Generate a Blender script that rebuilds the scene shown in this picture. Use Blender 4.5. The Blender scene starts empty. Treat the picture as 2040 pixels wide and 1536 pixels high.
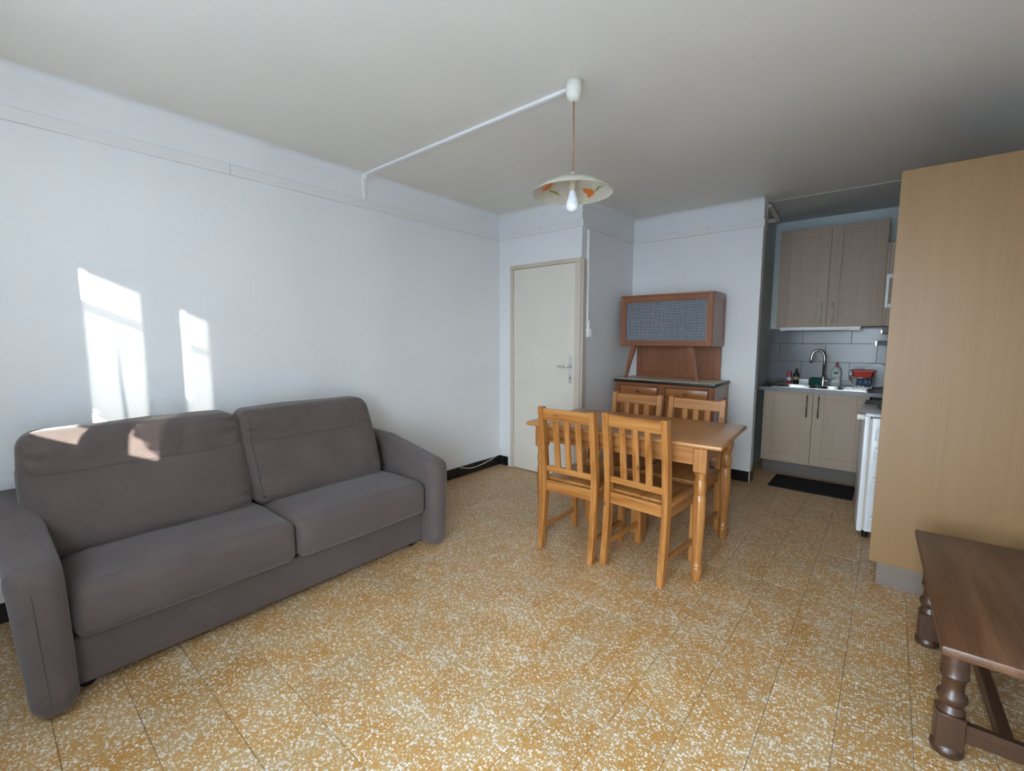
import bpy, bmesh, math, random
from mathutils import Vector, Matrix, noise
random.seed(7)
S = bpy.context.scene
COL = S.collection
R = math.radians
# ---------------------------------------------------------------- camera, sky, sun, exposure
cam_d = bpy.data.cameras.new('camera'); cam = bpy.data.objects.new('camera', cam_d); COL.objects.link(cam)
cam_d.sensor_fit = 'HORIZONTAL'; cam_d.sensor_width = 36.0; cam_d.lens = 36.0*900/2040
cam_d.clip_start = 0.02; cam_d.clip_end = 200
CAM = Vector((3.1765, 0.0, 1.36))
cam.location = CAM; cam.rotation_euler = (R(90-6.0256), 0, R(39.9857))
S.camera = cam
W = bpy.data.worlds.new('sky'); S.world = W; W.use_nodes = True
wn = W.node_tree.nodes; wl = W.node_tree.links
for n in list(wn): wn.remove(n)
SKYZ = math.atan(0.458/math.sqrt(1+1.2**2))
# clear sky: blue overhead, paler toward the horizon, the same all the way round
wtc = wn.new('ShaderNodeTexCoord'); wsp = wn.new('ShaderNodeSeparateXYZ'); wrp = wn.new('ShaderNodeValToRGB')
wl.new(wtc.outputs['Generated'], wsp.inputs[0]); wl.new(wsp.outputs['Z'], wrp.inputs[0])
wrp.color_ramp.elements[0].position = 0.0; wrp.color_ramp.elements[0].color = (0.83, 0.91, 1.0, 1)
wrp.color_ramp.elements[1].position = 0.8; wrp.color_ramp.elements[1].color = (0.515, 0.70, 1.0, 1)
wb = wn.new('ShaderNodeBackground'); wb.inputs['Strength'].default_value = 11.5
wo = wn.new('ShaderNodeOutputWorld')
wl.new(wrp.outputs[0], wb.inputs[0]); wl.new(wb.outputs[0], wo.inputs[0])
sun_d = bpy.data.lights.new('sun', 'SUN'); sun_d.energy = 10.5; sun_d.angle = R(0.55); sun_d.color = (1.0, 0.96, 0.91)
sun = bpy.data.objects.new('sun', sun_d); COL.objects.link(sun)
sun.location = (12, -10, 6)
sun.rotation_euler = Vector((-1.2, 1.0, -0.458)).to_track_quat('-Z', 'Y').to_euler()
S.view_settings.view_transform = 'Standard'; S.view_settings.look = 'None'
S.view_settings.gamma = 1.0; S.view_settings.use_curve_mapping = False
S.view_settings.exposure = 1.42
try:
    S.cycles.max_bounces = 7; S.cycles.diffuse_bounces = 5; S.cycles.glossy_bounces = 3; S.cycles.transparent_max_bounces = 8
    S.cycles.use_adaptive_sampling = True; S.cycles.adaptive_threshold = 0.04
    S.cycles.sample_clamp_indirect = 6.0; S.cycles.caustics_reflective = False; S.cycles.caustics_refractive = False
    S.cycles.use_denoising = True
except Exception: pass

# ---------------------------------------------------------------- materials
def mat(name):
    m = bpy.data.materials.new(name); m.use_nodes = True
    nt = m.node_tree; b = nt.nodes['Principled BSDF']
    return m, nt, b
def N(nt, t, **kw):
    n = nt.nodes.new(t)
    for k, v in kw.items():
        if hasattr(n, k): setattr(n, k, v)
    return n
def ramp(nt, src, stops):
    r = N(nt, 'ShaderNodeValToRGB'); e = r.color_ramp.elements
    while len(e) < len(stops): e.new(0.5)
    for i, (p, c) in enumerate(stops):
        e[i].position = p; e[i].color = (c[0], c[1], c[2], 1) if len(c) == 3 else c
    nt.links.new(src, r.inputs[0]); return r
def bumped(nt, b, h, dist, strength=1.0):
    bu = N(nt, 'ShaderNodeBump'); bu.inputs['Distance'].default_value = dist; bu.inputs['Strength'].default_value = strength
    nt.links.new(h, bu.inputs['Height']); nt.links.new(bu.outputs[0], b.inputs['Normal'])
def plain(name, c, rough=0.5, metal=0.0, nscale=40, var=0.06, bump=0.0, coat=0.0, spec=0.5):
    m, nt, b = mat(name)
    tc = N(nt, 'ShaderNodeTexCoord'); no = N(nt, 'ShaderNodeTexNoise'); no.inputs['Scale'].default_value = nscale
    no.inputs['Detail'].default_value = 1
    nt.links.new(tc.outputs['Object'], no.inputs['Vector'])
    r = ramp(nt, no.outputs[0], [(0.3, [x*(1-var) for x in c]), (0.7, [min(1, x*(1+var)) for x in c])])
    nt.links.new(r.outputs[0], b.inputs['Base Color'])
    b.inputs['Roughness'].default_value = rough; b.inputs['Metallic'].default_value = metal
    b.inputs['Coat Weight'].default_value = coat; b.inputs['Specular IOR Level'].default_value = spec
    if bump: bumped(nt, b, no.outputs[0], bump)
    return m
def wood(name, dark, mid, light, axis, cross=26.0, along=1.4, rough=0.4, coat=0.0, knots=False, fine=0.35, bump=0.0004, contrast=(0.3, 0.5, 0.7)):
    m, nt, b = mat(name); L = nt.links
    tc = N(nt, 'ShaderNodeTexCoord'); oi = N(nt, 'ShaderNodeObjectInfo')
    mu = N(nt, 'ShaderNodeVectorMath', operation='SCALE'); cmb = N(nt, 'ShaderNodeCombineXYZ')
    for i in range(3): L.new(oi.outputs['Random'], cmb.inputs[i])
    L.new(cmb.outputs[0], mu.inputs[0]); mu.inputs['Scale'].default_value = 7.0
    ad = N(nt, 'ShaderNodeVectorMath', operation='ADD'); L.new(tc.outputs['Object'], ad.inputs[0]); L.new(mu.outputs[0], ad.inputs[1])
    mp = N(nt, 'ShaderNodeMapping'); sc = [cross]*3; sc['xyz'.index(axis)] = along
    mp.inputs['Scale'].default_value = sc; L.new(ad.outputs[0], mp.inputs['Vector'])
    n1 = N(nt, 'ShaderNodeTexNoise'); n1.inputs['Scale'].default_value = 1.0; n1.inputs['Detail'].default_value = 3; n1.inputs['Distortion'].default_value = 0.6
    L.new(mp.outputs[0], n1.inputs['Vector'])
    mp2 = N(nt, 'ShaderNodeMapping'); sc2 = [cross*9]*3; sc2['xyz'.index(axis)] = along*3
    mp2.inputs['Scale'].default_value = sc2; L.new(ad.outputs[0], mp2.inputs['Vector'])
    n2 = N(nt, 'ShaderNodeTexNoise'); n2.inputs['Scale'].default_value = 1.0; n2.inputs['Detail'].default_value = 2
    L.new(mp2.outputs[0], n2.inputs['Vector'])
    mx = N(nt, 'ShaderNodeMix'); mx.data_type = 'FLOAT'; mx.inputs[0].default_value = fine
    L.new(n1.outputs[0], mx.inputs[2]); L.new(n2.outputs[0], mx.inputs[3])
    r = ramp(nt, mx.outputs[0], [(contrast[0], dark), (contrast[1], mid), (contrast[2], light)])
    col = r.outputs[0]
    if knots:
        mp3 = N(nt, 'ShaderNodeMapping'); sc3 = [9.0]*3; sc3['xyz'.index(axis)] = 5.5; mp3.inputs['Scale'].default_value = sc3
        L.new(ad.outputs[0], mp3.inputs['Vector'])
        vo = N(nt, 'ShaderNodeTexVoronoi'); vo.inputs['Scale'].default_value = 1.0; L.new(mp3.outputs[0], vo.inputs['Vector'])
        kr = ramp(nt, vo.outputs['Distance'], [(0.03, (1, 1, 1)), (0.13, (0, 0, 0))])
        mk = N(nt, 'ShaderNodeMix'); mk.data_type = 'RGBA'; mk.inputs['B'].default_value = (dark[0]*0.35, dark[1]*0.3, dark[2]*0.3, 1)
        L.new(kr.outputs[0], mk.inputs['Factor']); L.new(col, mk.inputs['A']); col = mk.outputs['Result']
    L.new(col, b.inputs['Base Color']); b.inputs['Roughness'].default_value = rough; b.inputs['Coat Weight'].default_value = coat
    b.inputs['Coat Roughness'].default_value = 0.15
    if bump: bumped(nt, b, mx.outputs[0], bump)
    return m
def wall_paint(name, c, rough=0.55):
    m, nt, b = mat(name); L = nt.links
    g = N(nt, 'ShaderNodeNewGeometry')
    n1 = N(nt, 'ShaderNodeTexNoise'); n1.inputs['Scale'].default_value = 1.6; n1.inputs['Detail'].default_value = 1; L.new(g.outputs['Position'], n1.inputs['Vector'])
    n2 = N(nt, 'ShaderNodeTexNoise'); n2.inputs['Scale'].default_value = 45; n2.inputs['Detail'].default_value = 0; L.new(g.outputs['Position'], n2.inputs['Vector'])
    r = ramp(nt, n1.outputs[0], [(0.3, [x*0.965 for x in c]), (0.7, c)])
    L.new(r.outputs[0], b.inputs['Base Color']); b.inputs['Roughness'].default_value = rough
    bumped(nt, b, n2.outputs[0], 0.0012, 0.6)
    return m
def fabric(name, c, scale=900, rough=0.95, sheen=0.2):
    m, nt, b = mat(name); L = nt.links
    tc = N(nt, 'ShaderNodeTexCoord')
    n1 = N(nt, 'ShaderNodeTexNoise'); n1.inputs['Scale'].default_value = scale*0.35; n1.inputs['Detail'].default_value = 4; L.new(tc.outputs['Object'], n1.inputs['Vector'])
    n2 = N(nt, 'ShaderNodeTexNoise'); n2.inputs['Scale'].default_value = 6; n2.inputs['Detail'].default_value = 3; L.new(tc.outputs['Object'], n2.inputs['Vector'])
    mx = N(nt, 'ShaderNodeMix'); mx.data_type = 'FLOAT'; mx.inputs[0].default_value = 0.25
    L.new(n1.outputs[0], mx.inputs[2]); L.new(n2.outputs[0], mx.inputs[3])
    r = ramp(nt, mx.outputs[0], [(0.3, [x*0.72 for x in c]), (0.7, [x*1.25 for x in c])])
    L.new(r.outputs[0], b.inputs['Base Color']); b.inputs['Roughness'].default_value = rough
    b.inputs['Sheen Weight'].default_value = sheen; b.inputs['Sheen Roughness'].default_value = 0.5; b.inputs['Specular IOR Level'].default_value = 0.15
    bumped(nt, b, n1.outputs[0], 0.0015, 0.5)
    return m
def terrazzo(name):
    m, nt, b = mat(name); L = nt.links
    g = N(nt, 'ShaderNodeNewGeometry'); oi = N(nt, 'ShaderNodeObjectInfo')
    wob = N(nt, 'ShaderNodeTexNoise', noise_dimensions='2D'); wob.inputs['Scale'].default_value = 130; wob.inputs['Detail'].default_value = 0; L.new(g.outputs['Position'], wob.inputs['Vector'])
    vm = N(nt, 'ShaderNodeVectorMath', operation='MULTIPLY_ADD'); vm.inputs[1].default_value = (0.007, 0.007, 0.0)
    L.new(wob.outputs['Color'], vm.inputs[0]); L.new(g.outputs['Position'], vm.inputs[2])
    den = N(nt, 'ShaderNodeTexNoise', noise_dimensions='2D'); den.inputs['Scale'].default_value = 7.0; den.inputs['Detail'].default_value = 2; L.new(g.outputs['Position'], den.inputs['Vector'])
    base = ramp(nt, den.outputs[0], [(0.32, (0.45, 0.215, 0.045)), (0.5, (0.46, 0.24, 0.064)), (0.68, (0.455, 0.27, 0.10))])
    col = base.outputs[0]
    for sc, keep, r0, r1, cc in ((200, 0.40, 0.16, 0.50, ((0.46, 0.31, 0.16), (0.62, 0.50, 0.35))), (98, 0.55, 0.22, 0.54, ((0.58, 0.48, 0.35), (0.74, 0.66, 0.56)))):
        v2 = N(nt, 'ShaderNodeTexVoronoi', feature='F1', voronoi_dimensions='2D'); v2.inputs['Scale'].default_value = sc; L.new(vm.outputs[0], v2.inputs['Vector'])
        sp = N(nt, 'ShaderNodeSeparateColor'); L.new(v2.outputs['Color'], sp.inputs[0])
        # chip radius: varies per cell, zero where the mix is poor in chips
        dm = N(nt, 'ShaderNodeMath', operation='MULTIPLY_ADD'); L.new(den.outputs[0], dm.inputs[0]); dm.inputs[1].default_value = 0.24; dm.inputs[2].default_value = -0.12
        th = N(nt, 'ShaderNodeMath', operation='ADD'); L.new(sp.outputs[0], th.inputs[0]); L.new(dm.outputs[0], th.inputs[1])
        rad = N(nt, 'ShaderNodeMapRange'); rad.inputs[1].default_value = keep; rad.inputs[2].default_value = 1.0; rad.inputs[3].default_value = r0; rad.inputs[4].default_value = r1; L.new(th.outputs[0], rad.inputs[0])
        df = N(nt, 'ShaderNodeMath', operation='SUBTRACT'); L.new(rad.outputs[0], df.inputs[0]); L.new(v2.outputs['Distance'], df.inputs[1])
        e = N(nt, 'ShaderNodeMapRange'); e.inputs[1].default_value = -0.03; e.inputs[2].default_value = 0.05; L.new(df.outputs[0], e.inputs[0])
        gt = N(nt, 'ShaderNodeMath', operation='GREATER_THAN'); L.new(th.outputs[0], gt.inputs[0]); gt.inputs[1].default_value = keep
        mu = N(nt, 'ShaderNodeMath', operation='MULTIPLY'); L.new(e.outputs[0], mu.inputs[0]); L.new(gt.outputs[0], mu.inputs[1])
        cr = ramp(nt, sp.outputs[1], [(0.0, cc[0]), (0.6, cc[1])])
        mx = N(nt, 'ShaderNodeMix'); mx.data_type = 'RGBA'; L.new(mu.outputs[0], mx.inputs['Factor']); L.new(col, mx.inputs['A']); L.new(cr.outputs[0], mx.inputs['B'])
        col = mx.outputs['Result']
    hs = N(nt, 'ShaderNodeHueSaturation'); L.new(col, hs.inputs['Color'])
    mr = N(nt, 'ShaderNodeMapRange'); mr.inputs[3].default_value = 0.93; mr.inputs[4].default_value = 1.05; L.new(oi.outputs['Random'], mr.inputs[0]); L.new(mr.outputs[0], hs.inputs['Value'])
    L.new(hs.outputs[0], b.inputs['Base Color']); b.inputs['Roughness'].default_value = 0.38
    rr = ramp(nt, den.outputs[0], [(0.3, (0.32,)*3), (0.7, (0.5,)*3)]); L.new(rr.outputs[0], b.inputs['Roughness'])
    return m
def see_through(name, c, opacity, rough=0.9, translucent=False):
    m = bpy.data.materials.new(name); m.use_nodes = True; nt = m.node_tree; L = nt.links
    for n in list(nt.nodes): nt.nodes.remove(n)
    o = N(nt, 'ShaderNodeOutputMaterial'); t = N(nt, 'ShaderNodeBsdfTransparent'); mx = N(nt, 'ShaderNodeMixShader')
    tc = N(nt, 'ShaderNodeTexCoord'); no = N(nt, 'ShaderNodeTexNoise'); no.inputs['Scale'].default_value = 90; L.new(tc.outputs['Object'], no.inputs['Vector'])
    mr = N(nt, 'ShaderNodeMapRange'); mr.inputs[3].default_value = opacity*0.95; mr.inputs[4].default_value = min(1, opacity*1.05); L.new(no.outputs[0], mr.inputs[0])
    L.new(mr.outputs[0], mx.inputs[0]); L.new(t.outputs[0], mx.inputs[1])
    if translucent:
        d = N(nt, 'ShaderNodeBsdfTranslucent'); d.inputs[0].default_value = (*c, 1)
        d2 = N(nt, 'ShaderNodeBsdfDiffuse'); d2.inputs[0].default_value = (*c, 1)
        m2 = N(nt, 'ShaderNodeMixShader'); L.new(d.outputs[0], m2.inputs[1]); L.new(d2.outputs[0], m2.inputs[2]); L.new(m2.outputs[0], mx.inputs[2])
    else:
        g = N(nt, 'ShaderNodeBsdfPrincipled'); g.inputs['Base Color'].default_value = (*c, 1); g.inputs['Roughness'].default_value = rough
        L.new(g.outputs[0], mx.inputs[2])
    L.new(mx.outputs[0], o.inputs[0]); return m
def clear_glass(name):
    m = bpy.data.materials.new(name); m.use_nodes = True; nt = m.node_tree; L = nt.links
    for n in list(nt.nodes): nt.nodes.remove(n)
    o = N(nt, 'ShaderNodeOutputMaterial'); t = N(nt, 'ShaderNodeBsdfTransparent'); g = N(nt, 'ShaderNodeBsdfGlossy'); mx = N(nt, 'ShaderNodeMixShader')
    g.inputs['Roughness'].default_value = 0.02; mx.inputs[0].default_value = 0.05; t.inputs[0].default_value = (0.96, 0.98, 0.97, 1)
    L.new(t.outputs[0], mx.inputs[1]); L.new(g.outputs[0], mx.inputs[2]); L.new(mx.outputs[0], o.inputs[0]); return m
def ribbed_glass(name):
    # patterned cabinet glass: a fine square grid pressed into the pane
    m = bpy.data.materials.new(name); m.use_nodes = True; nt = m.node_tree; L = nt.links
    b = nt.nodes['Principled BSDF']; o = nt.nodes['Material Output']
    tc = N(nt, 'ShaderNodeTexCoord'); mp = N(nt, 'ShaderNodeMapping'); mp.inputs['Rotation'].default_value = (R(90), 0, 0); L.new(tc.outputs['Object'], mp.inputs['Vector'])
    br = N(nt, 'ShaderNodeTexBrick'); br.offset = 0; br.squash = 1
    br.inputs['Scale'].default_value = 1.0; br.inputs['Brick Width'].default_value = 0.0145; br.inputs['Row Height'].default_value = 0.0145
    br.inputs['Mortar Size'].default_value = 0.0022; br.inputs['Mortar Smooth'].default_value = 0.6
    br.inputs['Color1'].default_value = (0.015, 0.02, 0.035, 1); br.inputs['Color2'].default_value = (0.09, 0.10, 0.13, 1); br.inputs['Mortar'].default_value = (0.66, 0.69, 0.75, 1)
    L.new(mp.outputs[0], br.inputs['Vector']); L.new(br.outputs['Color'], b.inputs['Base Color'])
    b.inputs['Roughness'].default_value = 0.25
    bumped(nt, b, br.outputs['Fac'], 0.002)
    t = N(nt, 'ShaderNodeBsdfTransparent'); t.inputs[0].default_value = (0.8, 0.85, 0.9, 1); mx = N(nt, 'ShaderNodeMixShader'); mx.inputs[0].default_value = 0.78
    L.new(t.outputs[0], mx.inputs[1]); L.new(b.outputs[0], mx.inputs[2]); L.new(mx.outputs[0], o.inputs[0])
    return m

WHITE = (0.80, 0.79, 0.77)
M = {}
M['wall'] = wall_paint('white wall paint', (0.82, 0.82, 0.82))
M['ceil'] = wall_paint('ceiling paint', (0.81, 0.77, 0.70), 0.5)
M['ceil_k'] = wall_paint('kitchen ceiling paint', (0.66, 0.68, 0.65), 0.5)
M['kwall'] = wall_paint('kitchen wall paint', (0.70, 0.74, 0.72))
M['trim'] = wall_paint('trim paint', (0.80, 0.795, 0.78))
M['pvc'] = plain('white plastic', (0.88, 0.88, 0.88), 0.3, var=0.015)
M['cream_pvc'] = plain('cream plastic', (0.78, 0.75, 0.66), 0.35)
M['door'] = plain('cream door paint', (0.73, 0.675, 0.59), 0.45, nscale=3, var=0.03)
M['jamb'] = plain('beige frame paint', (0.60, 0.52, 0.42), 0.45, nscale=5, var=0.04)
M['steel'] = plain('brushed steel', (0.72, 0.71, 0.69), 0.28, 1.0, nscale=80); M['satin'] = plain('satin handle metal', (0.72, 0.70, 0.66), 0.5, 0.6)
M['chrome'] = plain('chrome', (0.82, 0.82, 0.82), 0.12, 1.0)
M['sink'] = plain('sink steel', (0.55, 0.55, 0.54), 0.25, 1.0, nscale=60)
M['blackt'] = plain('black glazed tile', (0.012, 0.010, 0.011), 0.22, nscale=25, var=0.4)
M['grout'] = plain('pale grout', (0.45, 0.40, 0.34), 0.9); M['tgrout'] = plain('wall tile joint', (0.115, 0.115, 0.12), 0.9)
M['fgrout'] = plain('floor joint', (0.27, 0.21, 0.145), 0.9)
M['terrazzo'] = terrazzo('ochre terrazzo')
M['fabric'] = fabric('taupe sofa fabric', (0.108, 0.082, 0.075))
M['fabricd'] = fabric('sofa piping', (0.06, 0.05, 0.048))
M['black'] = plain('black plastic', (0.012, 0.012, 0.013), 0.4)
PD, PM, PL = (0.24, 0.082, 0.016), (0.385, 0.155, 0.037), (0.465, 0.215, 0.062)
for ax in 'xyz':
    M['pine_'+ax] = wood('varnished pine '+ax, PD, PM, PL, ax, 34, 1.3, 0.32, 0.3, True, 0.3, 0.0004, (0.36, 0.5, 0.63))
    M['buf_'+ax] = wood('red brown varnished wood '+ax, (0.185, 0.058, 0.02), (0.26, 0.09, 0.034), (0.31, 0.12, 0.05), ax, 22, 1.2, 0.3, 0.35)
    M['ant_'+ax] = wood('dark antique wood '+ax, (0.055, 0.021, 0.008), (0.105, 0.044, 0.018), (0.15, 0.072, 0.034), ax, 16, 1.5, 0.42, 0.12)
    M['antd_'+ax] = wood('stain and shade darkened antique wood '+ax, (0.03, 0.012, 0.006), (0.055, 0.024, 0.011), (0.08, 0.038, 0.019), ax, 16, 1.5, 0.38, 0.15)  # darker copy for the bench legs: dark wood plus shade put into the colour
    M['kit_'+ax] = wood('taupe laminate '+ax, (0.37, 0.27, 0.195), (0.41, 0.305, 0.225), (0.44, 0.335, 0.25), ax, 60, 1.2, 0.5, 0, False, 0.5, 0.0001)
M['table_top'] = wood('glossy pine top', (0.37, 0.15, 0.036), (0.45, 0.20, 0.055), (0.52, 0.25, 0.078), 'x', 30, 1.0, 0.3, 0.25, False, 0.3, 0.0002)
M['drawer'] = wood('orange drawer wood', (0.27, 0.088, 0.02), (0.35, 0.125, 0.03), (0.40, 0.155, 0.042), 'x', 20, 1.2, 0.3, 0.35)
M['oak'] = wood('pale oak veneer', (0.248, 0.135, 0.050), (0.266, 0.149, 0.058), (0.28, 0.16, 0.065), 'z', 22, 0.35, 0.45, 0, False, 0.45, 0.0001)
M['plinth'] = wood('grey brown plinth', (0.17, 0.13, 0.10), (0.195, 0.15, 0.12), (0.215, 0.17, 0.135), 'x', 40, 1.4, 0.55, 0, False, 0.5, 0)
M['greyplinth'] = wood('grey oak plinth', (0.09, 0.075, 0.06), (0.13, 0.11, 0.09), (0.16, 0.14, 0.115), 'x', 40, 1.6, 0.55, 0, False, 0.5, 0)
M['formica'] = plain('pale speckled formica', (0.66, 0.61, 0.47), 0.45, nscale=300, var=0.1)
M['counter'] = plain('grey worktop', (0.20, 0.20, 0.205), 0.35, nscale=120, var=0.2)
M['dim_tile'] = plain('shade greyed glazed wall tile', (0.17, 0.173, 0.185), 0.25, nscale=8, var=0.02)  # white tiles painted grey, the dimness of the kitchen put into the colour
M['glassgrid'] = ribbed_glass('patterned cabinet glass')
M['enamel'] = plain('white enamel', (0.78, 0.80, 0.82), 0.3, var=0.015)
M['darkgrey'] = plain('dark grey enamel', (0.05, 0.053, 0.058), 0.35)
M['mat'] = fabric('charcoal mat pile', (0.026, 0.024, 0.027), 500, sheen=0.0)
M['glass'] = clear_glass('window glass')
M['sheer'] = see_through('sheer voile', (0.92, 0.93, 0.95), 0.885, translucent=True)
M['sheerd'] = see_through('sheer voile hem', (0.90, 0.91, 0.93), 0.97, translucent=True)
M['red'] = plain('red plastic', (0.55, 0.045, 0.03), 0.35)
M['blue'] = fabric('blue cloth', (0.06, 0.12, 0.22), 400)
M['green'] = plain('green sponge', (0.01, 0.09, 0.07), 0.9, bump=0.002)
M['pink'] = plain('pink plastic', (0.45, 0.06, 0.09), 0.35)
M['label'] = plain('white label', (0.75, 0.77, 0.76), 0.5)
M['lgreen'] = plain('green label print', (0.03, 0.20, 0.07), 0.5)
M['clearb'] = see_through('clear detergent', (0.70, 0.76, 0.77), 0.75, 0.15)
M['gold'] = plain('gold print', (0.45, 0.36, 0.16), 0.5)
M['glove'] = plain('cream dishcloth', (0.42, 0.40, 0.30), 0.9, bump=0.003)
M['cord'] = plain('brown gold cord', (0.36, 0.19, 0.08), 0.6)
M['shade'] = plain('cream glass shade', (0.60, 0.58, 0.48), 0.25, coat=0.4)
M['porcelain'] = plain('beige lamp socket', (0.55, 0.46, 0.33), 0.4)
M['bulb'] = plain('white opal bulb', (0.86, 0.88, 0.92), 0.12, coat=0.6)
M['orange'] = plain('orange flower paint', (0.70, 0.20, 0.035), 0.4)
M['stem'] = plain('green stem paint', (0.27, 0.32, 0.07), 0.4)
M['ext'] = plain('pale exterior render', (0.62, 0.57, 0.48), 0.9, nscale=2)
M['pave'] = plain('pale exterior paving', (0.38, 0.39, 0.40), 0.9, nscale=3)
M['knob'] = plain('antique knob metal', (0.25, 0.23, 0.21), 0.3, 1.0)

# ---------------------------------------------------------------- mesh helpers
def finish(name, bm, m, parent=None, smooth=False, loc=None, auto=None):
    bmesh.ops.recalc_face_normals(bm, faces=bm.faces[:])
    me = bpy.data.meshes.new(name); bm.to_mesh(me); bm.free()
    if smooth:
        for p in me.polygons: p.use_smooth = True
    if auto is not None:
        for p in me.polygons: p.use_smooth = True
        try: me.set_sharp_from_angle(angle=R(auto))
        except Exception: pass
    o = bpy.data.objects.new(name, me); COL.objects.link(o)
    if isinstance(m, (list, tuple)):
        for k in m: me.materials.append(M[k])
    else: me.materials.append(M[m])
    if parent: o.parent = parent
    if loc: o.location = loc
    return o
def tag(o, label, cat, group=None, kind=None):
    o['label'] = label; o['category'] = cat
    if group: o['group'] = group
    if kind: o['kind'] = kind
    return o
def struct(o, label=None):
    o['kind'] = 'structure'
    if label: o['label'] = label
    return o
def empty(name, loc=(0, 0, 0), rz=0):
    o = bpy.data.objects.new(name, None); COL.objects.link(o); o.location = loc; o.rotation_euler = (0, 0, rz)
    o.empty_display_size = 0.1
    return o
def bx(bm, x0, x1, y0, y1, z0, z1, bev=0.0, seg=1):
    g = bmesh.ops.create_cube(bm, size=1.0); vs = g['verts']
    for v in vs:
        v.co = Vector((x0+(v.co.x+.5)*(x1-x0), y0+(v.co.y+.5)*(y1-y0), z0+(v.co.z+.5)*(z1-z0)))
    if bev > 0:
        es = list({e for v in vs for e in v.link_edges})
        bmesh.ops.bevel(bm, geom=es, offset=bev, segments=seg, affect='EDGES', profile=0.5)
def box(name, m, parent, x0, x1, y0, y1, z0, z1, bev=0.0, seg=1):
    bm = bmesh.new(); bx(bm, x0, x1, y0, y1, z0, z1, bev, seg)
    return finish(name, bm, m, parent, auto=35 if (bev and seg > 1) else None)
def prism(bm, pts, axis, a, b):
    # pts: 2D outline in the two other axes (in xyz order), extruded along axis from a to b
    def P(p, t):
        q = list(p); q.insert('xyz'.index(axis), t); return q
    v0 = [bm.verts.new(P(p, a)) for p in pts]; v1 = [bm.verts.new(P(p, b)) for p in pts]
    n = len(pts); bm.faces.new(v0[::-1]); bm.faces.new(v1)
    for i in range(n): bm.faces.new((v0[i], v0[(i+1) % n], v1[(i+1) % n], v1[i]))
def lathe(bm, prof, c=(0, 0), seg=24, cap=True):
    rings = []
    for r, z in prof:
        rings.append([bm.verts.new((c[0]+r*math.cos(2*math.pi*i/seg), c[1]+r*math.sin(2*math.pi*i/seg), z)) for i in range(seg)])
    for a, b in zip(rings, rings[1:]):
        for i in range(seg): bm.faces.new((a[i], a[(i+1) % seg], b[(i+1) % seg], b[i]))
    if cap:
        bm.faces.new(rings[0][::-1]); bm.faces.new(rings[-1])
def tube(bm, pts, r, seg=10):
    pts = [Vector(p) for p in pts]; rings = []; ref = None
    for i, p in enumerate(pts):
        t = (pts[min(i+1, len(pts)-1)]-pts[max(i-1, 0)]).normalized()
        if ref is None: ref = t.orthogonal().normalized()
        ref = (ref-t*ref.dot(t)).normalized(); bn = t.cross(ref)
        rr = r[i] if isinstance(r, (list, tuple)) else r
        rings.append([bm.verts.new(p+(ref*math.cos(2*math.pi*k/seg)+bn*math.sin(2*math.pi*k/seg))*rr) for k in range(seg)])
    for a, b in zip(rings, rings[1:]):
        for k in range(seg): bm.faces.new((a[k], a[(k+1) % seg], b[(k+1) % seg], b[k]))
    bm.faces.new(rings[0][::-1]); bm.faces.new(rings[-1])
def rbox(dim, r, n, deform):
    # rounded box centred on the origin (half sizes dim), n cuts, every vertex passed through deform(co, unit)
    bm = bmesh.new(); bmesh.ops.create_cube(bm, size=2.0)
    bmesh.ops.subdivide_edges(bm, edges=bm.edges[:], cuts=n, use_grid_fill=True)
    d = Vector(dim)
    for v in bm.verts:
        u = v.co.copy()
        # concentrate vertices toward the rims
        u = Vector([math.copysign(abs(c)**0.8, c) for c in u])
        p = Vector((u.x*d.x, u.y*d.y, u.z*d.z))
        q = Vector([max(-(d[i]-r), min(d[i]-r, p[i])) for i in range(3)])
        e = p-q
        if e.length > 1e-9: p = q+e.normalized()*r
        v.co = deform(p, u)
    return bm

def on_round(p, dim, r):
    p = Vector(p); q = Vector([max(-(dim[i]-r), min(dim[i]-r, p[i])) for i in range(3)]); e = p-q
    return q+e.normalized()*r if e.length > 1e-9 else p
# ---------------------------------------------------------------- room shell
XR, YD, XA, YA, XP, YK, YB, ZC = 3.78, 3.584, 0.988, 4.63, 2.225, 5.75, -0.50, 2.60
XK = 2.12
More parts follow.
